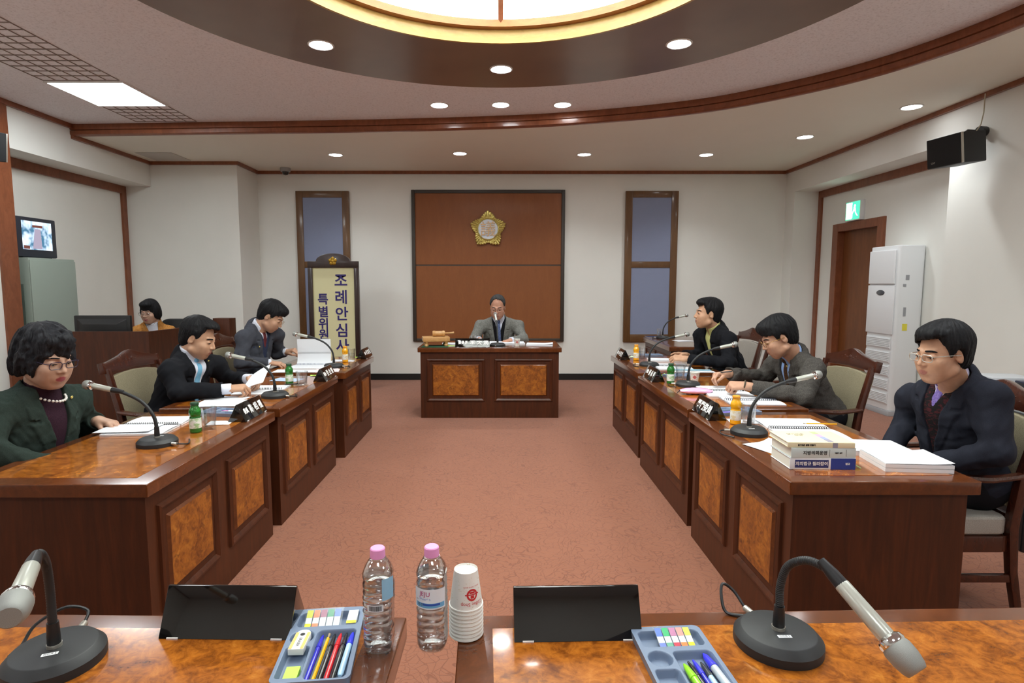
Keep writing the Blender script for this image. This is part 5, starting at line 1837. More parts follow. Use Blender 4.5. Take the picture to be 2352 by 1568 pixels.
def cap(a, b, ra, rb=None, sq=None):
    a, b = A3(a), A3(b)
    rb = ra if rb is None else rb
    ba = b - a
    L2 = max((ba * ba).sum(), 1e-9)

    def f(P):
        h = np.clip(((P - a) @ ba) / L2, 0, 1)
        q = P - a - h[:, None] * ba
        return np.sqrt((q * q).sum(-1)) - (ra + (rb - ra) * h)
    return near(f, (a + b) / 2, math.sqrt(L2) / 2 + max(ra, rb))


def ell(c, r, Fm=None):
    c = A3(c)
    r = np.array(r, dtype=float)

    def f(P):
        q = P - c
        if Fm is not None:
            q = q @ Fm
        k0 = np.sqrt(((q / r) ** 2).sum(-1))
        k1 = np.sqrt(((q / (r * r)) ** 2).sum(-1)) + 1e-9
        return k0 * (k0 - 1) / k1
    return near(f, c, max(r))


def plane(o, n):
    o, n = A3(o), A3(n)
    n = n / np.linalg.norm(n)
    return lambda P: (P - o) @ n


def noise3(seed, wl, amp, n=7, aniso=None):
    rg = np.random.RandomState(seed)
    ks = []
    for i in range(n):
        d = rg.normal(size=3)
        d /= np.linalg.norm(d)
        if aniso is not None:
            d = d - A3(aniso) * (d @ A3(aniso)) * 0.85
            d /= np.linalg.norm(d) + 1e-9
        ks.append((d * 2 * PI / (wl * rg.uniform(0.6, 1.5)), rg.uniform(0, 6.28)))

    def f(P):
        s = 0
        for k, ph in ks:
            s = s + np.sin(P @ k + ph + 0.8 * np.sin(P @ (k[::-1] * 0.6)))
        return s * (amp / n)
    return f


def basis(x, y, z):
    return np.stack([A3(x), A3(y), A3(z)], -1)


def ax_head(yaw, pitch, roll=0):
    """face direction: yaw about z measured from +x, pitch down positive"""
    f = Vector((math.cos(yaw) * math.cos(pitch), math.sin(yaw) * math.cos(pitch), -math.sin(pitch)))
    r = f.cross(Vector((0, 0, 1))).normalized()
    u = r.cross(f).normalized()
    if roll:
        q = Matrix.Rotation(roll, 3, f)
        r, u = q @ r, q @ u
    return r, f, u


M_skin = {}


def skin_mat(col, lip):
    col, lip = [c * 0.80 for c in col], [c * 0.85 for c in lip]
    key = (tuple(col), tuple(lip))
    if key in M_skin:
        return M_skin[key]
    t = NT('skin')
    v = t.coords()
    n = t.noise(v, 38, 4)
    at_ = t.n('ShaderNodeAttribute', attribute_name='lip')
    base = t.ramp(n, [(0.3, [c * 0.92 for c in col]), (0.7, [min(1, c * 1.06) for c in col])])
    t.set(col=t.mix(at_.outputs['Fac'], base, lip), rough=0.48, spec=0.35, sss=0.06)
    try:
        t.b.inputs['Subsurface Radius'].default_value = (0.012, 0.005, 0.003)
        t.b.inputs['Subsurface Scale'].default_value = 0.5
    except Exception:
        pass
    t.bump(t.noise(v, 420, 2), 0.08, 0.0006)
    M_skin[key] = t.m
    return t.m


M_eye = plain('eye_white', srgb(225, 220, 212), 0.15)
M_iris = plain('iris_dark', srgb(26, 16, 12), 0.1)
M_hair = {}


def hair_mat(key, col, hi):
    if key in M_hair:
        return M_hair[key]
    t = NT('hair_' + key)
    v = t.coords((1, 1, 0.35))
    n = t.noise(v, 190, 4, 0.7, 0.6)
    t.set(col=t.ramp(n, [(0.35, col), (0.75, hi)]), rough=0.52, spec=0.10)
    t.bump(n, 0.35, 0.003)
    M_hair[key] = t.m
    return t.m


def hand_ops(fl, wrist, fdir, dors, side, pose, sc_=1.0, tips=None):
    """side +1: thumb on local +x.  fdir fingers, dors back of the hand"""
    y = Vector(fdir).normalized()
    z = Vector(dors)
    z = (z - y * z.dot(y)).normalized()
    x = y.cross(z)
    o = Vector(wrist)
    q = lambda a, b, c: o + (x * a + y * b + z * c) * sc_
    s = side
    P = {'flat': ((12, 14, 10),) * 4, 'relaxed': ((22, 28, 18), (26, 32, 20), (30, 36, 22), (34, 40, 24)),
         'fist': ((62, 95, 55), (68, 98, 58), (72, 98, 58), (74, 98, 58)), 'pinch': ((48, 42, 18), (56, 50, 25), (64, 60, 35), (70, 66, 40)),
         'clasp': ((35, 62, 30), (40, 66, 34), (44, 68, 36), (48, 70, 38)), 'point': ((8, 12, 8), (52, 80, 45), (58, 86, 50), (60, 86, 50)),
         'write': ((38, 48, 25), (48, 62, 32), (62, 78, 44), (68, 84, 50))}[pose]
    mcp = [(0.028, 0.088, 0.0), (0.0095, 0.094, 0.004), (-0.0095, 0.089, 0.003), (-0.027, 0.079, -0.002)]
    lens = [(0.043, 0.026, 0.021), (0.048, 0.030, 0.022), (0.044, 0.028, 0.021), (0.035, 0.021, 0.019)]
    rad = [(0.0098, 0.0088, 0.0074), (0.0100, 0.0090, 0.0076), (0.0096, 0.0086, 0.0072), (0.0086, 0.0076, 0.0064)]
    for i in range(4):
        fl.add(cap(q(s * mcp[i][0] * 0.62, 0.004, 0), q(s * mcp[i][0], mcp[i][1], mcp[i][2]), 0.0155 * sc_, 0.0125 * sc_), 0.014)
    fl.add(cap(q(s * 0.012, 0.012, -0.006), q(s * 0.030, 0.045, -0.012), 0.018 * sc_, 0.014 * sc_), 0.014)
    for i in range(4):
        p = Vector((s * mcp[i][0], mcp[i][1], mcp[i][2]))
        a = 0
        spread = (0.10, 0.02, -0.05, -0.13)[i] * s
        for j in range(3):
            a += R(P[i][j])
            n = p + Vector((math.sin(spread) * math.cos(a), math.cos(spread) * math.cos(a), -math.sin(a))) * lens[i][j]
            r0 = rad[i][j]
            r1 = rad[i][j + 1] if j < 2 else rad[i][2] * 0.82
            fl.add(cap(q(*p), q(*n), r0 * sc_, r1 * sc_), 0.004)
            p = n
    th = {'flat': ((0.052, 0.068, -0.012), (0.062, 0.094, -0.016)), 'relaxed': ((0.048, 0.072, -0.022), (0.050, 0.100, -0.032)),
          'fist': ((0.046, 0.072, -0.030), (0.022, 0.088, -0.046)), 'pinch': ((0.044, 0.076, -0.030), (0.034, 0.104, -0.046)),
          'clasp': ((0.046, 0.074, -0.026), (0.030, 0.098, -0.042)), 'point': ((0.046, 0.074, -0.026), (0.036, 0.10, -0.03)),
          'write': ((0.044, 0.076, -0.030), (0.030, 0.103, -0.046))}[pose]
    fl.add(cap(q(s * 0.028, 0.034, -0.012), q(s * th[0][0], th[0][1], th[0][2]), 0.0135 * sc_, 0.0105 * sc_), 0.010)
    fl.add(cap(q(s * th[0][0], th[0][1], th[0][2]), q(s * th[1][0], th[1][1], th[1][2]), 0.0108 * sc_, 0.0082 * sc_), 0.004)
    return q(0, 0.09, 0)


def head_ops(fl, H, r, f, u, k, fem=0.0, jaw=1.0, lid=0.6):
    q = lambda a, b, c: A3(H + (r * a + f * b + u * c) * k)
    Fm = basis(r, f, u)
    E = lambda c, rr: ell(q(*c), [x * k for x in rr], Fm)
    C = lambda a, b, ra, rb=None: cap(q(*a), q(*b), ra * k, (ra if rb is None else rb) * k)
    fl.add(E((0, -0.018, 0.038), (0.077, 0.095, 0.088)), 0.01)
    fl.add(E((0, 0.028, -0.035), (0.063 * jaw, 0.066, 0.082)), 0.03 * k)
    fl.add(E((0, 0.058, -0.096), (0.027 * jaw, 0.022, 0.022)), 0.026 * k)
    for s in (-1, 1):
        fl.add(C((s * 0.054 * jaw, 0.0, -0.066), (s * 0.020, 0.056, -0.098), 0.019, 0.016), 0.022 * k)
        fl.add(E((s * 0.040, 0.058, -0.028), (0.026, 0.026, 0.022)), 0.022 * k)
        fl.add(E((s * 0.034 * jaw, 0.055, -0.060), (0.024, 0.024, 0.028)), 0.022 * k)
        fl.sub(E((s * 0.031, 0.098, 0.006), (0.019, 0.016, 0.013)), 0.014 * k)
        fl.add(E((s * 0.0315, 0.0765, 0.0035), (0.0165, 0.0125, 0.0105)), 0.006 * k)
        fl.add(C((s * 0.014, 0.0865, 0.024), (s * 0.040, 0.074, 0.027), 0.0072 - 0.002 * fem, 0.005), 0.014 * k)
    fl.add(C((0, 0.086, 0.016), (0, 0.104, -0.024), 0.0070, 0.0098), 0.012 * k)
    fl.add(E((0, 0.106, -0.029), (0.0100, 0.0100, 0.0085)), 0.007 * k)
    for s in (-1, 1):
        fl.add(E((s * 0.0130, 0.096, -0.0325), (0.0075, 0.0095, 0.0070)), 0.006 * k)
        fl.sub(E((s * 0.0070, 0.101, -0.0400), (0.0035, 0.005, 0.003)), 0.003 * k)
    fl.add(E((0, 0.079, -0.062), (0.026, 0.016, 0.018)), 0.018 * k)
    fl.add(C((-0.017, 0.0865, -0.0595), (0.017, 0.0865, -0.0595), 0.0050), 0.006 * k)
    fl.add(C((-0.004, 0.0915, -0.0590), (0.004, 0.0915, -0.0590), 0.0050), 0.008 * k)
    fl.add(C((-0.012, 0.0868, -0.0705), (0.012, 0.0868, -0.0705), 0.0060), 0.006 * k)
    fl.sub(C((-0.021, 0.0915, -0.0648), (0.021, 0.0915, -0.0648), 0.0016), 0.003 * k)
    for s in (-1, 1):
        fl.sub(C((s * 0.021, 0.0905, -0.0010), (s * 0.0425, 0.0850, -0.0018), 0.0026), 0.002 * k)
        Em = basis(r, (f * 0.94 + u * -0.3).normalized(), (u * 0.94 + f * 0.3).normalized())
        fl.add(ell(q(s * 0.0760, -0.008, -0.004), [0.0090 * k, 0.0170 * k, 0.030 * k], Em), 0.006 * k)
        fl.sub(ell(q(s * 0.0850, -0.003, 0.002), [0.0065 * k, 0.0105 * k, 0.018 * k], Em), 0.004 * k)
        fl.sub(ell(q(s * 0.0842, 0.001, -0.010), [0.008 * k, 0.006 * k, 0.008 * k], Em), 0.004 * k)
    return q


def person(name, label, d):
    """d holds pose landmarks in metres; body = one mesh, clothing, hair, glasses are its children"""
    lf = d.get('lift', 0.045)
    H, N, P = Vector(d['head']), Vector(d['neck']) + Vector((0, 0, lf)), Vector(d['pelvis'])
    SL, SR = Vector(d['shl']) + Vector((0, 0, lf * 0.5)), Vector(d['shr']) + Vector((0, 0, lf * 0.5))
    EL, ER, WL, WR = [Vector(d[q]) for q in ('ell', 'elr', 'wl', 'wr')]
    k = d.get('k', 1.08)
    r, f, u = ax_head(*d['face'])
    g = d.get('girth', 1.0)
    res = d.get('res', 0.005)
    tz = (N - P).normalized()
    tx = (SR - SL)
    tx = (tx - tz * tx.dot(tz)).normalized()
    ty = tz.cross(tx)
    TF = basis(tx, ty, tz)
    Na = A3(N)
    LEN = (N - P).length
    tp = lambda a, b, c: N + tx * a + ty * b + tz * c
    body = F()
    head_ops(body, H, r, f, u, k, d.get('fem', 0), d.get('jaw', 1.0))
    hq = lambda a, b, c: H + (r * a + f * b + u * c) * k
    body.add(cap(hq(0, -0.028, -0.055), N - tz * 0.05, 0.054 * k, 0.062 * k), 0.022)

    def trunk(fl, off, kk=0.05, arms=True, aoff=0.0, cuff=True):
        E = lambda c, rr: ell(A3(tp(*c)), [max(0.02, x + off) for x in rr], TF)
        fl.add(E((0, 0.0, -LEN + 0.04), (0.185 * g, 0.145 * g, 0.13)), 0.01)
        fl.add(E((0, 0.012 * g, -LEN * 0.62), (0.172 * g, 0.125 * g, 0.17)), kk)
        fl.add(E((0, 0.012, -0.175), (0.182 * g, 0.118 * g, 0.165)), kk)
        fl.add(cap(SL + tz * 0.0, SR + tz * 0.0, 0.062 * g + off, 0.062 * g + off), kk)
        for S in (SL, SR):
            fl.add(cap(N - ty * 0.012 + tz * 0.012, S + tz * 0.008, 0.052 + off, 0.058 + off), kk)
        if arms:
            for S, Eb, Wr in ((SL, EL, WL), (SR, ER, WR)):
                fl.add(cap(S, Eb, 0.069 * g ** .5 + aoff, 0.056 * g ** .5 + aoff), 0.03)
                fl.add(cap(Eb, Wr, 0.056 * g ** .5 + aoff, 0.044 + aoff), 0.022)
        return fl

    trunk(body, -0.035, 0.05, True, -0.0165)
    knees = d['knees']
    feet = d['feet']
    hips = [tp(-0.09, 0.0, -LEN + 0.02), tp(0.09, 0.0, -LEN + 0.02)]
    for hp, kn, ft in zip(hips, knees, feet):
        body.add(cap(hp, kn, 0.068, 0.050), 0.03)
        body.add(cap(kn, ft, 0.046, 0.036), 0.02)
    for (Wr, Eb, key, side) in ((WL, EL, 'hl', d.get('sl', 1)), (WR, ER, 'hr', d.get('sr', -1))):
        hd = d[key]
        fd = Vector(hd[0]) if hd[0] is not None else (Wr - Eb)
        hand_ops(body, Wr, fd, hd[1], side, hd[2], d.get('hs', 1.06))
    pts = [H, N, P, SL, SR, EL, ER, WL, WR] + list(knees) + list(feet)
    lo = np.min([A3(p) for p in pts], 0) - 0.24
    hi = np.max([A3(p) for p in pts], 0) + 0.24
    me = body.mesh(lo, hi, res, name)
    me.materials.append(skin_mat(d.get('skin', srgb(206, 160, 130)), d.get('lip', srgb(170, 108, 96))))
    n = len(me.vertices)
    co = np.zeros(n * 3)
    me.vertices.foreach_get('co', co)
    q = (co.reshape(-1, 3) - A3(H)) @ basis(r, f, u) / k
    lw = 0.0225 * np.sqrt((1 - ((q[:, 2] + 0.0650) / 0.0115) ** 2).clip(0, 1))
    lips = np.clip((lw - np.abs(q[:, 0])) / 0.004, 0, 1) * (q[:, 1] > 0.080) * (q[:, 1] < 0.105)
    at_ = me.attributes.new('lip', 'FLOAT', 'POINT')
    at_.data.foreach_set('value', lips.astype(np.float32))
    o = bpy.data.objects.new(name, me)
    COL.objects.link(o)
    tag(o, label, 'person')

    def child(nm, mesh, mat, parent=o):
        for mm in (mat if isinstance(mat, (list, tuple)) else [mat]):
            mesh.materials.append(mm)
        c = bpy.data.objects.new(nm, mesh)
        COL.objects.link(c)
        c.parent = parent
        return c

    # ---- clothing layers
    loT = np.min([A3(p) for p in [N, P, SL, SR, EL, ER, WL, WR]], 0) - 0.26
    hiT = np.max([A3(p) for p in [N, P, SL, SR, EL, ER, WL, WR]], 0) + 0.2

    def wedge(apex, wd, top=0.03):
        nn = math.hypot(apex + top, wd)

        def fn(Pp):
            l = (Pp - Na) @ TF
            dw = (np.abs(l[:, 0]) * (apex + top) - wd * (l[:, 2] + apex)) / nn
            return np.maximum(dw, 0.0 - l[:, 1])
        return fn

    def lapel(apex, wd, width, amp, top=0.03):
        nn = math.hypot(apex + top, wd)

        def fn(Pp):
            l = (Pp - Na) @ TF
            dw = (np.abs(l[:, 0]) * (apex + top) - wd * (l[:, 2] + apex)) / nn
            t_ = np.clip((l[:, 2] + apex) / (apex + top), 0, 1)
            wl = width * (0.25 + 0.75 * np.minimum(1, t_ * 1.6)) * np.where((l[:, 2] > -0.105) & (l[:, 2] < -0.088) & (dw > width * 0.45), 0.3, 1.0)
            m = (dw > -0.02) & (dw < wl) & (l[:, 1] > 0.0) & (l[:, 2] > -apex) & (l[:, 2] < 0.05)
            fall = np.clip((wl - dw) / 0.006, 0, 1)
            front = np.where((np.abs(l[:, 0]) < 0.004) & (l[:, 2] < -apex) & (l[:, 1] > 0), 0.003, 0)
            return np.where(m, -amp * fall, 0) + front
        return fn

    for L in d['layers']:
        kind = L['kind']
        fl = F()
        rs = L.get('res', max(res, 0.0055))
        off = L.get('off', 0.0)
        if kind == 'jacket':
            trunk(fl, off, 0.045, True, 0.0 + off)
            nd_ = (hq(0, -0.028, -0.055) - N).normalized()
            fl.add(cap(N - tz * 0.03 - ty * 0.016, N + nd_ * 0.024 - ty * 0.012, 0.091, 0.085), 0.03)
            ap, wd = L['v']
            fl.disp(lapel(ap, wd, L.get('lapel', 0.062), 0.0065), 0.01)
            fl.disp(noise3(L.get('seed', 3), 0.10, 0.0110, 7), 0.01)
            fl.disp(noise3(L.get('seed', 3) + 9, 0.045, 0.0042, 6), 0.004)
            if ap > 0:
                fl.sub(wedge(ap, wd), 0.006)
            # neck opening
            fl.sub(cap(N - tz * 0.02 - ty * 0.004, hq(0, -0.02, -0.06), 0.0755, 0.0745), 0.006)
            fl.sub(cap(N + nd_ * 0.115, hq(0, 0.0, 0.05), 0.075, 0.09), 0.008)
            for Eb, Wr in ((EL, WL), (ER, WR)):
                dr = (Wr - Eb).normalized()
                e = Wr - dr * L.get('cuff', 0.022)
                fl.sub(cap(e + dr * 0.056, e + dr * 0.20, 0.06, 0.12), 0.004)
            child(L.get('name', 'jacket'), fl.mesh(loT, hiT, rs, 'jacket'), L['mat'])
        elif kind == 'shirt':
            trunk(fl, off, 0.045, False)
            for Eb, Wr in ((EL, WL), (ER, WR)):
                dr = (Wr - Eb).normalized()
                if L.get('nocuff'):
                    continue
                fl.add(cap(Wr - dr * 0.08, Wr + dr * 0.05, 0.036, 0.036), 0.004)
                fl.sub(cap(Wr + dr * (L.get('cuffout', 0.006) + 0.06), Wr + dr * 0.2, 0.06, 0.12), 0.003)
            # collar
            ct = L.get('collar', 0.062)
            fl.add(cap(N - tz * 0.035, N + (hq(0, -0.028, -0.055) - N).normalized() * ct, 0.0735 * k / 1.08, 0.0695 * k / 1.08), 0.010)
            cu_ = N + (hq(0, -0.028, -0.055) - N).normalized() * (ct + 0.004)
            fl.inter(lambda Pp, c=A3(cu_), n_=A3((hq(0, -0.028, -0.055) - N).normalized()): np.where(np.linalg.norm(Pp - c, axis=-1) < 0.14, (Pp - c) @ n_ - 0.012 * np.clip(np.abs((Pp - c) @ TF[:, 0]) / 0.06, 0, 1), -0.1), 0.003)
            if L.get('open'):
                fl.sub(wedge(L['open'][0], L['open'][1], 0.06), 0.004)
            if 'v' in L:
                fl.sub(wedge(L['v'][0], L['v'][1]), 0.005)
            child(L.get('name', 'shirt'), fl.mesh(loT, hiT, rs, 'shirt'), L['mat'])
        elif kind == 'vest':
            trunk(fl, off, 0.045, False)
            if L.get('neck'):
                fl.add(cap(N - tz * 0.04, hq(0, -0.028, -0.055) - (hq(0, -0.028, -0.055) - N) * 0.30, 0.070, 0.066), 0.02)
                fl.sub(cap(N + tz * 0.0, hq(0, -0.028, -0.02), 0.060, 0.060), 0.004)
            if L.get('v'):
                fl.sub(wedge(L['v'][0], L['v'][1]), 0.005)
            fl.sub(cap(hq(0, -0.02, -0.05), hq(0, 0.0, 0.05), 0.085, 0.09), 0.008)
            child(L.get('name', 'sweater'), fl.mesh(loT, hiT, rs, 'sweater'), L['mat'])
        elif kind == 'tie':
            trunk(fl, off, 0.045, False)
            fl.add(cap(N - tz * 0.035, N + (hq(0, -0.028, -0.055) - N).normalized() * 0.02, 0.0775 * k / 1.08, 0.0735 * k / 1.08), 0.012)
            ln = L.get('len', 0.30)

            def strip(Pp):
                l = (Pp - Na) @ TF
                t_ = np.clip((-l[:, 2] - 0.02) / ln, 0, 1)
                return np.maximum.reduce([np.abs(l[:, 0]) - (0.017 + 0.017 * t_), 0.02 - l[:, 1], l[:, 2] + 0.01, -l[:, 2] - ln - 0.02])
            fl.inter(strip, 0.004)
            kn = hq(0, -0.028, -0.055)
            kn = N + (kn - N).normalized() * 0.006 + ty * 0.077 * k / 1.08
            fl.add(ell(A3(kn), [0.019, 0.013, 0.021], TF), 0.008)
            child('tie', fl.mesh(A3(N) - 0.5, A3(N) + 0.2, 0.004, 'tie'), L['mat'])
    # trousers and shoes
    tr = F()
    for hp, kn, ft in zip(hips, knees, feet):
        tr.add(cap(hp, kn, 0.090, 0.071), 0.03)
        tr.add(cap(kn, ft, 0.068, 0.056), 0.02)
    tr.add(ell(A3(tp(0, 0, -LEN + 0.0)), [0.18 * g, 0.14 * g, 0.12], TF), 0.05)
    tr.disp(noise3(5, 0.12, 0.006, 5), 0.006)
    child('trousers', tr.mesh(lo, hi, 0.010, 'trousers'), d.get('trousers', M_dsuit))
    fw = Vector((ty.x, ty.y, 0)).normalized()
    for ft in feet:
        sh = F().add(cap(ft + Vector((0, 0, -0.03)), ft + fw * 0.14 + Vector((0, 0, -0.035)), 0.042, 0.036), 0.01)
        sh.inter(plane(ft + Vector((0, 0, -0.068)), (0, 0, -1)), 0.004)
        child('shoe', sh.mesh(A3(ft) - 0.25, A3(ft) + 0.25, 0.008, 'shoe'), M_shoe)

    # ---- eyes, brows, glasses
    fb = basis(r, f, u)
    HM = frame(H, r * k, f * k, u * k)
    lid = d.get('lid', 0.35)
    for s in (-1, 1):
        eb = MB()
        eb.sphere((s * 0.0315, 0.0783, 0.0005), 0.0094, 14, 10, (1.25, 0.95, 0.62), HM)
        eb.cur = 1
        eb.sphere((s * 0.0315, 0.0842, -0.0012), 0.0050, 12, 8, (1, 0.75, 1), HM)
        eb.build('eye', [M_eye, M_iris], o)
        lc = MB()
        pts = [HM @ Vector((s * (0.0315 + 0.0155 * a), 0.0900 - 0.0045 * a * a - 0.0022 * a, 0.0022 - 0.0022 * a * a)) for a in (-1, -0.6, -0.2, 0.2, 0.6, 1)]
        lc.tube(pts, [0.0006 * k, 0.0013 * k, 0.0017 * k, 0.0017 * k, 0.0014 * k, 0.0006 * k], 6)
        lc.build('eyelash', hair_mat('black', (0.006, 0.006, 0.007), (0.02, 0.02, 0.022)), o)
        bc = MB()
        pts = [HM @ Vector((s * x, y, z)) for x, y, z in ((0.012, 0.0935, 0.0250), (0.022, 0.0915, 0.0268), (0.034, 0.0850, 0.0272), (0.045, 0.0765, 0.0248), (0.051, 0.0705, 0.0215))]
        bw = d.get('brow', 1.0) * k * 0.72
        bc.tube([p_ - f * 0.0014 * k for p_ in smoothpath(pts, 3)], [0.0024 * bw] + [0.0050 * bw] * 8 + [0.0042 * bw, 0.0034 * bw, 0.0024 * bw, 0.0012 * bw], 10, sx=0.45, up=u)
        bc.build('eyebrow', d['hairmat'], o)
    if d.get('glasses'):
        gm, rimr, wide = d['glasses']
        gl = bpy.data.objects.new('glasses', None)
        fr = MB()
        for s in (-1, 1):
            c = rrect(0.050 * wide, 0.030, 0.012, 5)
            pts = [HM @ Vector((s * 0.0335 + p[0], 0.1035 - 0.10 * abs(s * 0.0335 + p[0]) ** 1.0 * 0.35 - 0.0, -0.001 + p[1])) for p in c]
            fr.tube(pts + [pts[0], pts[1]], rimr * k, 6, cap=False)
            fr.tube(smoothpath([HM @ Vector(p) for p in ((s * 0.0335 + s * 0.025 * wide, 0.101, 0.007), (s * 0.070, 0.085, 0.008), (s * 0.079, 0.03, 0.006), (s * 0.081, -0.012, 0.002))], 4), rimr * k, 6)
        fr.tube([HM @ Vector(p) for p in ((-0.010, 0.1035, 0.004), (0, 0.107, 0.008), (0.010, 0.1035, 0.004))], rimr * k, 6)
        go = fr.build('glasses', gm, o)
        ln = MB()
        for s in (-1, 1):
            c = rrect(0.049 * wide, 0.029, 0.0115, 5)
            pts = [HM @ Vector((s * 0.0335 + p[0], 0.1032 - 0.035 * abs(s * 0.0335 + p[0]), -0.001 + p[1])) for p in c]
            ln.add(pts, [list(range(len(pts)))])
        ln.build('lens', thin_glass('spectacle_lens', refl=0.04, edge=0.10), go)

    # ---- hair
    hs = d['hair']
    hf = F()
    q = lambda a, b, c: A3(H + (r * a + f * b + u * c) * k)
    Eh = lambda c, rr: ell(q(*c), [x * k for x in rr], fb)
    v = hs.get('vol', 0.012)
    hf.add(Eh((0, -0.020, 0.042), (0.077 + v, 0.096 + v, 0.090 + v * 1.15)), 0.01)
    if hs['style'] in ('bob', 'puffy'):
        hf.add(Eh((0, -0.045, -0.03), (0.080 + v * 1.1, 0.070 + v * 1.2, 0.085 + v)), 0.04 * k)
        for s in (-1, 1):
            hf.add(Eh((s * (0.068 + v * 0.6), -0.005, -0.01), (0.024, 0.042, hs.get('side', 0.07))), 0.025 * k)
    else:
        hf.add(Eh((0, -0.060, -0.025), (0.066 + v * .6, 0.050 + v * .6, 0.065)), 0.03 * k)
        for s in (-1, 1):
            hf.add(Eh((s * 0.072, 0.012, 0.028), (0.012, 0.026, 0.044)), 0.014 * k)
    if hs.get('front'):
        hf.add(Eh((hs.get('part', 0) * 0.03, 0.052, 0.095), (0.060, 0.042 + v * 0.6, 0.028 + v * 0.5)), 0.03 * k)
    # uncover the face: below a hairline
    fz = hs.get('line', 0.062)
    if hs['style'] == 'short':
        pt_, wl_ = hs.get('part', 0.0), hs.get('temple', 0.036)

        def face_cut(Pp):
            l = (Pp - A3(H)) @ fb / k
            ax_ = np.abs(l[:, 0])
            ln_ = fz + pt_ * l[:, 0] - hs.get('arch', 2.2) * ax_ * ax_ + 0.0025 * np.sin(l[:, 0] * 190) + 0.002 * np.sin(l[:, 0] * 83 + 1)
            side = wl_ - l[:, 1] + np.clip((l[:, 2] - 0.02) * 0.35, -0.01, 0.02)
            return np.maximum(side, l[:, 2] - ln_) * k * 0.8
        hf.sub(face_cut, 0.013 * k)
        hf.sub(Eh((0, 0.10, -0.075), (0.13, 0.088, 0.068)), 0.010 * k)
        for s in (-1, 1):
            hf.sub(Eh((s * 0.095, -0.004, -0.010), (0.032, 0.022, 0.036)), 0.010 * k)
        hf.inter(lambda Pp: (-((Pp - A3(H)) @ fb)[:, 2] / k - 0.078 + 0.25 * ((Pp - A3(H)) @ fb)[:, 1] / k) * k, 0.01)
    else:
        hf.sub(Eh((hs.get('shift', 0.0), 0.125, fz - 0.120), (hs.get('fw', 0.072), 0.085, 0.120)), 0.012 * k)
        hf.sub(Eh((0, 0.085, -0.085), (0.070, 0.09, 0.075)), 0.012 * k)
        hf.inter(lambda Pp: (-((Pp - A3(H)) @ fb)[:, 2] / k - hs.get('len', 0.09) + 0.15 * ((Pp - A3(H)) @ fb)[:, 1] / k) * k, 0.012)
    nz1 = noise3(hs.get('seed', 11), 0.05, 1.0, 6)
    A_, H_ = fb, A3(H)
    wv, st_ = hs.get('wave', 0.002), hs.get('strand', 0.0013)
    px_ = hs.get('whorl', 0.02)

    def strands(Pp):
        l = (Pp - H_) @ A_ / k
        ph = np.arctan2(l[:, 0] - px_, l[:, 1] + 0.045)
        rr = np.hypot(l[:, 0] - px_, l[:, 1] + 0.045)
        nn = nz1(Pp)
        amp = np.clip((rr - 0.015) / 0.05, 0, 1)
        return k * amp * (wv * np.sin(9 * ph + 1.6 * nn + l[:, 2] * 12) + st_ * np.sin(31 * ph + 1.8 * nn + l[:, 2] * 10) + 0.0007 * np.sin(67 * ph + 2.5 * nn))
    hf.disp(strands, 0.005)
    if hs['style'] == 'short':
        hf.disp(lambda Pp: np.clip((0.055 - ((Pp - H_) @ A_)[:, 2] / k) / 0.09, 0, 1) * 0.0085 * k, 0.009)
    hd = child('hair', hf.mesh(A3(H) - 0.22 * k, A3(H) + 0.22 * k, 0.0030 if res < 0.0044 else (0.0038 if res < 0.0052 else 0.005), 'hair'), d['hairmat'])
    if d.get('pin'):
        c = Vector(d['pin']) if not isinstance(d['pin'], bool) else tp(0.085, 0.118 * g + 0.012, -0.15)
        pn = MB().sphere((0, 0, 0), 0.008, 12, 8, (1, 0.4, 1), frame(c, tx, ty, tz))
        pn.build('lapel_pin', M_gold, o)
    base = Vector((P.x, P.y, 0))
    for q_ in [o] + list(o.children_recursive):
        q_.data.transform(Matrix.Translation(-base))
    o.location = base
    d['tp'] = tp
    d['obj'] = o
    return o


M_dsuit = weave('black_suit', srgb(20, 21, 25), srgb(28, 29, 34), 500, 0.85, 0.12)
M_shoe = plain('black_leather', srgb(16, 15, 15), 0.3)
M_green = weave('dark_green_wool', srgb(36, 46, 42), srgb(52, 62, 57), 420, 0.95, 0.3)
M_charc = weave('charcoal_suit', srgb(58, 60, 68), srgb(74, 76, 84), 460, 0.9, 0.15)
M_tweed = weave('grey_brown_tweed', srgb(54, 52, 50), srgb(88, 84, 80), 240, 0.95, 0.3)
M_ltweed = weave('light_grey_tweed', srgb(86, 86, 82), srgb(138, 138, 132), 170, 0.95, 0.3)
M_navys = weave('dark_navy_suit', srgb(30, 32, 41), srgb(42, 44, 54), 480, 0.85, 0.12)
M_tan = weave('tan_fleece', srgb(156, 104, 50), srgb(190, 134, 72), 90, 0.98, 0.5)
M_wshirt = plain('white_shirt', srgb(214, 218, 232), 0.7, bump=0.1, bscale=900)
M_bshirt = plain('blue_shirt', srgb(150, 182, 232), 0.7, bump=0.1, bscale=900)
M_lshirt = plain('lilac_shirt', srgb(186, 178, 204), 0.7, bump=0.1, bscale=900)
M_yshirt = plain('pale_yellow_shirt', srgb(196, 196, 128), 0.75, bump=0.15, bscale=600)
M_cyantie = weave('sky_blue_tie', srgb(104, 168, 206), srgb(140, 196, 228), 300, 0.5, 0.1)
M_redtie = plain('dark_red_tie', srgb(88, 26, 34), 0.5)
M_bluetie = weave('slate_blue_tie', srgb(62, 76, 118), srgb(120, 136, 172), 120, 0.6, 0.1)
M_browntie = weave('brown_patterned_tie', srgb(50, 34, 26), srgb(98, 70, 48), 150, 0.6, 0.1)
M_violettie = weave('violet_tie', srgb(92, 78, 140), srgb(132, 112, 176), 160, 0.6, 0.1)
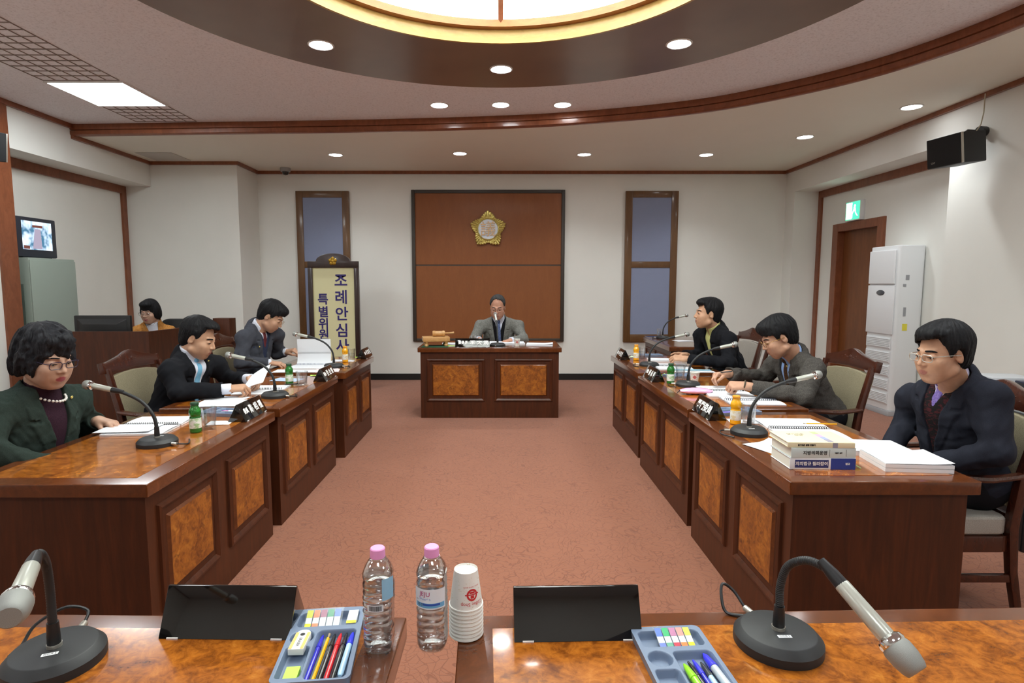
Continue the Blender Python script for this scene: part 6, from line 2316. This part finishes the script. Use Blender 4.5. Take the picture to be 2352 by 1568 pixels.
M_blackknit = weave('black_knit', srgb(20, 20, 22), srgb(32, 32, 34), 300, 0.95, 0.3)
M_navyknit = weave('navy_knit', srgb(38, 44, 64), srgb(56, 62, 84), 300, 0.95, 0.3)
M_plumknit = weave('plum_knit', srgb(40, 24, 34), srgb(58, 36, 48), 300, 0.95, 0.3)


def patterned(name, base, c2, scale):
    t = NT(name)
    v = t.coords((1, 1, 2.2))
    n = t.noise(v, scale, 3, 0.6, 0.8)
    t.set(col=t.ramp(n, [(0.5, base), (0.6, c2)]), rough=0.9, spec=0.2)
    return t.m


M_redknit = patterned('black_red_knit', srgb(22, 19, 21), srgb(66, 25, 30), 38)
M_darkprint = patterned('dark_print', srgb(26, 28, 36), srgb(70, 44, 56), 60)
H_black = hair_mat('black', (0.006, 0.006, 0.007), (0.02, 0.02, 0.022))
H_grey = hair_mat('dark_grey', (0.02, 0.02, 0.02), (0.085, 0.085, 0.085))
H_softblack = hair_mat('soft_black', (0.010, 0.010, 0.012), (0.035, 0.036, 0.042))
Z = Vector((0, 0, 1))


def legs(px, py, fx, fy, reach=0.43):
    """knees and ankles for a sitter at (px, py) facing (fx, fy)"""
    rx, ry = fy, -fx
    kn = [Vector((px + fx * reach - rx * 0.12 * q, py + fy * reach - ry * 0.12 * q, 0.52)) for q in (1, -1)]
    ft = [Vector((px + fx * (reach - .03) - rx * 0.13 * q, py + fy * (reach - .03) - ry * 0.13 * q, 0.075)) for q in (1, -1)]
    return kn, ft


def mir(v):
    return v


# --- woman nearest on the left
kn, ft = legs(-2.28, 2.78, 1, 0)
person('person', 'woman with puffy black hair, glasses, pearl necklace and dark green jacket, nearest on the left', dict(
    head=W(107, 822, 2.74), neck=W(96, 908, 2.78), pelvis=(-2.32, 2.78, 0.56), shl=W(172, 922, 2.98), shr=W(-2, 945, 2.59), lift=0.012,
    ell=W(196, 985, 3.10), elr=(-2.20, 2.44, 0.80), wl=W(226, 966, 3.04), wr=(-1.98, 2.56, 0.68),
    hl=((1, -0.25, -0.10), (0.1, 0.1, 1), 'relaxed'), hr=((1, 0.3, -0.2), (0, 0, 1), 'relaxed'), sl=1, sr=-1, knees=kn, feet=ft, face=(R(-18), R(14)), k=1.12, girth=1.12, jaw=1.06, fem=1, res=0.0042,
    skin=srgb(206, 164, 140), lip=srgb(160, 72, 80), lip_key='f', hairmat=H_softblack, brow=0.7,
    hair=dict(style='puffy', vol=0.017, line=0.054, front=True, fw=0.072, shift=0.012, side=0.056, len=0.070, wave=0.007, strand=0.002, seed=21),
    glasses=(plain('dark_violet_rim', srgb(40, 34, 60), 0.3), 0.0016, 1.0),
    layers=[dict(kind='vest', off=-0.010, mat=M_plumknit, neck=True, name='turtleneck'), dict(kind='jacket', v=(0.36, 0.075), mat=M_green, lapel=0.08, seed=4)],
    trousers=M_green, pin=W(165, 912, 2.86)))

# --- man with the sky blue tie
kn, ft = legs(-2.28, 4.02, 1, 0)
MAN2 = dict(
    head=W(456, 777, 4.02), neck=W(430, 836, 4.03), pelvis=(-2.30, 4.02, 0.56), shl=W(496, 846, 4.22), shr=W(392, 862, 3.82),
    ell=W(522, 868, 4.26), elr=W(410, 900, 3.74), wl=W(574, 870, 4.12), wr=W(524, 893, 3.84),
    hl=((0.8, -0.55, -0.12), (0.25, 0.55, 0.8), 'pinch'), hr=((0.94, 0.28, 0.05), (-0.2, -0.35, 0.9), 'pinch'), knees=kn, feet=ft, face=(R(2), R(20)), k=1.10, girth=1.08, jaw=1.05, res=0.0045,
    skin=srgb(208, 162, 132), hairmat=H_black, brow=1.1,
    hair=dict(style='short', vol=0.012, line=0.088, front=True, seed=31, part=0.15, arch=1.0, temple=0.030),
    layers=[dict(kind='shirt', off=-0.012, mat=M_wshirt, cuffout=0.012), dict(kind='tie', off=-0.006, mat=M_cyantie), dict(kind='jacket', v=(0.36, 0.072), mat=M_dsuit, seed=14, cuff=0.05)], pin=W(479, 829, 4.08))
person('person', 'man in black suit with sky blue tie holding up a sheet of paper, left row', MAN2)

# --- man with the dark red tie
kn, ft = legs(-2.30, 5.42, 1, 0)
MAN3 = dict(
    head=W(623, 727, 5.42), neck=W(588, 765, 5.43), pelvis=(-2.34, 5.42, 0.56), shl=W(634, 774, 5.62), shr=W(562, 782, 5.22),
    ell=W(636, 812, 5.72), elr=W(553, 832, 5.12), wl=W(657, 808, 5.70), wr=W(618, 833, 5.24),
    hl=((0.95, -0.2, 0.25), (-0.3, -0.2, 0.9), 'pinch'), hr=((0.97, 0.2, -0.12), (0.1, -0.1, 1), 'relaxed'), knees=kn, feet=ft, face=(R(4), R(34)), k=1.10, girth=1.0, res=0.005,
    skin=srgb(206, 160, 132), hairmat=H_black,
    hair=dict(style='short', vol=0.015, line=0.054, front=True, seed=41),
    glasses=(plain('thin_gold_rim', srgb(160, 130, 90), 0.3, metal=0.8), 0.0012, 1.0),
    layers=[dict(kind='shirt', off=-0.014, mat=M_wshirt), dict(kind='tie', off=-0.008, mat=M_redtie), dict(kind='vest', off=-0.007, mat=M_navyknit, v=(0.16, 0.062), name='sweater_vest'), dict(kind='jacket', v=(0.36, 0.075), mat=M_charc, seed=24)], pin=True)
person('person', 'man in charcoal suit with dark red tie leafing through spiral papers, far left row', MAN3)

# --- woman behind the counter
kn, ft = legs(-3.75, 6.55, -0.4, -0.9)
person('person', 'woman with black bob and glasses in tan fleece behind the reception counter', dict(
    head=W(344, 716, 6.35), neck=W(352, 756, 6.40), pelvis=(-3.75, 6.52, 0.56), shl=W(388, 768, 6.48), shr=W(318, 768, 6.36),
    ell=(-3.48, 6.38, 0.83), elr=(-4.08, 6.32, 0.83), wl=(-3.62, 6.16, 0.78), wr=(-3.92, 6.10, 0.78),
    hl=((-0.2, -1, 0), (0, 0, 1), 'relaxed'), hr=((0.1, -1, 0), (0, 0, 1), 'relaxed'), knees=kn, feet=ft, face=(R(-92), R(12)), k=1.0, girth=0.92, fem=1, jaw=0.95, res=0.006,
    skin=srgb(214, 172, 150), lip=srgb(176, 96, 104), lip_key='p', hairmat=H_black, brow=0.6,
    hair=dict(style='bob', vol=0.010, line=0.040, front=True, fw=0.062, side=0.072, len=0.082, wave=0.001, seed=51),
    glasses=(plain('silver_rim', srgb(190, 190, 190), 0.25, metal=0.8), 0.0012, 1.0),
    layers=[dict(kind='vest', off=-0.012, mat=M_wshirt, neck=True, name='scarf'), dict(kind='jacket', v=(0.26, 0.06), mat=M_tan, lapel=0.05, seed=34, name='fleece')]))

# --- the chairman
kn, ft = legs(-0.02, 7.55, 0, -1, 0.38)
CH = dict(
    head=W(1143, 706, 7.30), neck=W(1146, 743, 7.42), pelvis=(-0.02, 7.52, 0.58), shl=W(1189, 753, 7.40), shr=W(1104, 753, 7.40),
    ell=W(1203, 780, 7.22), elr=W(1089, 779, 7.20), wl=W(1174, 781, 7.02), wr=W(1100, 779, 7.04),
    hl=((-0.75, -0.6, -0.12), (0, 0, 1), 'relaxed'), hr=((0.6, -0.75, -0.15), (0, 0, 1), 'write'), knees=kn, feet=ft, face=(R(-96), R(16)), k=1.14, girth=1.1, jaw=1.1, res=0.0055,
    skin=srgb(206, 152, 126), hairmat=H_grey, brow=0.9,
    hair=dict(style='short', vol=0.008, line=0.108, front=False, seed=61, arch=7.0, temple=0.02),
    glasses=(plain('brown_rim', srgb(90, 60, 50), 0.3), 0.0016, 1.0),
    layers=[dict(kind='shirt', off=-0.014, mat=M_wshirt), dict(kind='tie', off=-0.007, mat=M_bluetie), dict(kind='vest', off=-0.008, mat=M_blackknit, v=(0.17, 0.058), name='sweater_vest'), dict(kind='jacket', v=(0.56, 0.088), mat=M_ltweed, seed=44, cuff=0.035)])
person('person', 'chairman with grey hair and glasses in light grey tweed jacket at the far desk', CH)

# --- man in yellow shirt
kn, ft = legs(2.25, 5.45, -1, 0)
MAN6 = dict(
    head=W(1626, 721, 5.42), neck=W(1642, 766, 5.46), pelvis=(2.24, 5.46, 0.56), shl=W(1672, 786, 5.24), shr=W(1612, 776, 5.66),
    ell=W(1676, 832, 5.12), elr=W(1606, 816, 5.70), wl=W(1574, 824, 5.22), wr=W(1574, 816, 5.42),
    hl=((-0.9, 0.42, 0.06), (-0.1, -0.5, 0.85), 'clasp'), hr=((-0.95, -0.28, 0.10), (0.0, 0.6, 0.8), 'point'), sl=1, sr=-1, knees=kn, feet=ft, face=(R(176), R(-3)), k=1.10, girth=1.05, jaw=1.06, res=0.005,
    skin=srgb(210, 162, 130), hairmat=H_black,
    hair=dict(style='short', vol=0.013, line=0.070, front=True, seed=71, part=-0.2),
    layers=[dict(kind='shirt', off=-0.012, mat=M_yshirt, open=(0.05, 0.03), nocuff=True), dict(kind='jacket', v=(0.40, 0.066), mat=M_dsuit, seed=54, cuff=0.02)])
person('person', 'man in black jacket and yellow shirt looking ahead with clasped hands, right row', MAN6)

# --- man in grey tweed writing
kn, ft = legs(2.26, 4.1, -1, 0)
MAN7 = dict(
    head=W(1788, 775, 4.06), neck=W(1822, 832, 4.12), pelvis=(2.30, 4.12, 0.56), shl=W(1868, 856, 3.90), shr=W(1782, 846, 4.34),
    ell=W(1846, 912, 3.72), elr=W(1756, 866, 4.38), wl=W(1714, 886, 3.84), wr=W(1668, 858, 4.20),
    hl=((-0.95, 0.25, -0.02), (-0.15, -0.45, 0.9), 'fist'), hr=((-0.95, -0.30, -0.04), (-0.1, 0.3, 0.9), 'write'), sl=1, sr=-1, knees=kn, feet=ft, face=(R(172), R(26)), k=1.10, girth=1.06, res=0.0045,
    skin=srgb(208, 160, 132), hairmat=H_black,
    hair=dict(style='short', vol=0.017, line=0.056, front=True, seed=81, part=0.2),
    glasses=(plain('gold_rim', srgb(190, 150, 90), 0.25, metal=0.9), 0.0014, 1.0),
    layers=[dict(kind='shirt', off=-0.013, mat=M_bshirt, nocuff=True), dict(kind='tie', off=-0.007, mat=M_browntie), dict(kind='jacket', v=(0.36, 0.072), mat=M_tweed, seed=64, cuff=0.045)], pin=W(1807, 841, 4.06))
person('person', 'man in grey brown tweed jacket and glasses writing in a spiral notebook, right row', MAN7)

wb = MB()
a_, b_ = MAN7['ell'], MAN7['wl']
d_ = (b_ - a_).normalized()
x_ = d_.orthogonal().normalized()
y_ = d_.cross(x_)
c_ = b_ + d_ * 0.012 - MAN7['obj'].location
wb.tube([c_ + x_ * (0.033 * math.cos(2 * PI * i / 24)) + y_ * (0.033 * math.sin(2 * PI * i / 24)) for i in range(26)], 0.005, 8, cap=False)
wb.build('wrist_band', plain('olive_strap', srgb(66, 58, 40), 0.5), MAN7['obj'])

# --- man nearest on the right
kn, ft = legs(2.20, 2.76, -1, 0, 0.42)
MAN8 = dict(
    head=W(2163, 813, 2.58), neck=W(2186, 912, 2.68), pelvis=(2.24, 2.74, 0.57), shl=W(2272, 938, 2.50), shr=W(2096, 936, 2.95), lift=0.09,
    ell=(2.10, 2.42, 0.80), elr=(2.09, 2.96, 0.79), wl=(1.90, 2.62, 0.66), wr=(1.91, 2.82, 0.67),
    hl=((-0.8, 0.5, -0.15), (0, 0, 1), 'relaxed'), hr=((-0.8, -0.5, -0.15), (0, 0, 1), 'relaxed'), sl=1, sr=-1, knees=kn, feet=ft, face=(R(188), R(7)), k=1.03, girth=1.08, res=0.0042,
    skin=srgb(204, 156, 126), hairmat=H_black, brow=1.2,
    hair=dict(style='short', vol=0.018, line=0.076, front=True, seed=91, part=-0.25),
    glasses=(plain('clear_rim', srgb(196, 190, 180), 0.2, metal=0.5), 0.0018, 1.0),
    layers=[dict(kind='shirt', off=-0.014, mat=M_lshirt), dict(kind='tie', off=-0.008, mat=M_violettie, len=0.2), dict(kind='vest', off=-0.007, mat=M_redknit, v=(0.10, 0.066), name='patterned_sweater'), dict(kind='jacket', v=(0.36, 0.084), mat=M_navys, seed=74, lapel=0.07)])
person('person', 'man in dark navy suit and glasses with lowered gaze, nearest on the right', MAN8)

# pearl necklace of the woman in green
nk = MB()
c0 = W(96, 908, 2.78)
for i in range(34):
    a = 2 * PI * i / 34
    p = c0 + Vector((0.012 + 0.086 * math.cos(a), 0.080 * math.sin(a), 0.018 - 0.044 * math.cos(a)))
    nk.sphere(p, 0.0065, 10, 7)
tag(recenter(nk.build('pearl_necklace', plain('pearl', srgb(232, 228, 222), 0.2, coat=0.5))), 'white pearl necklace worn by the woman in dark green jacket', 'necklace')
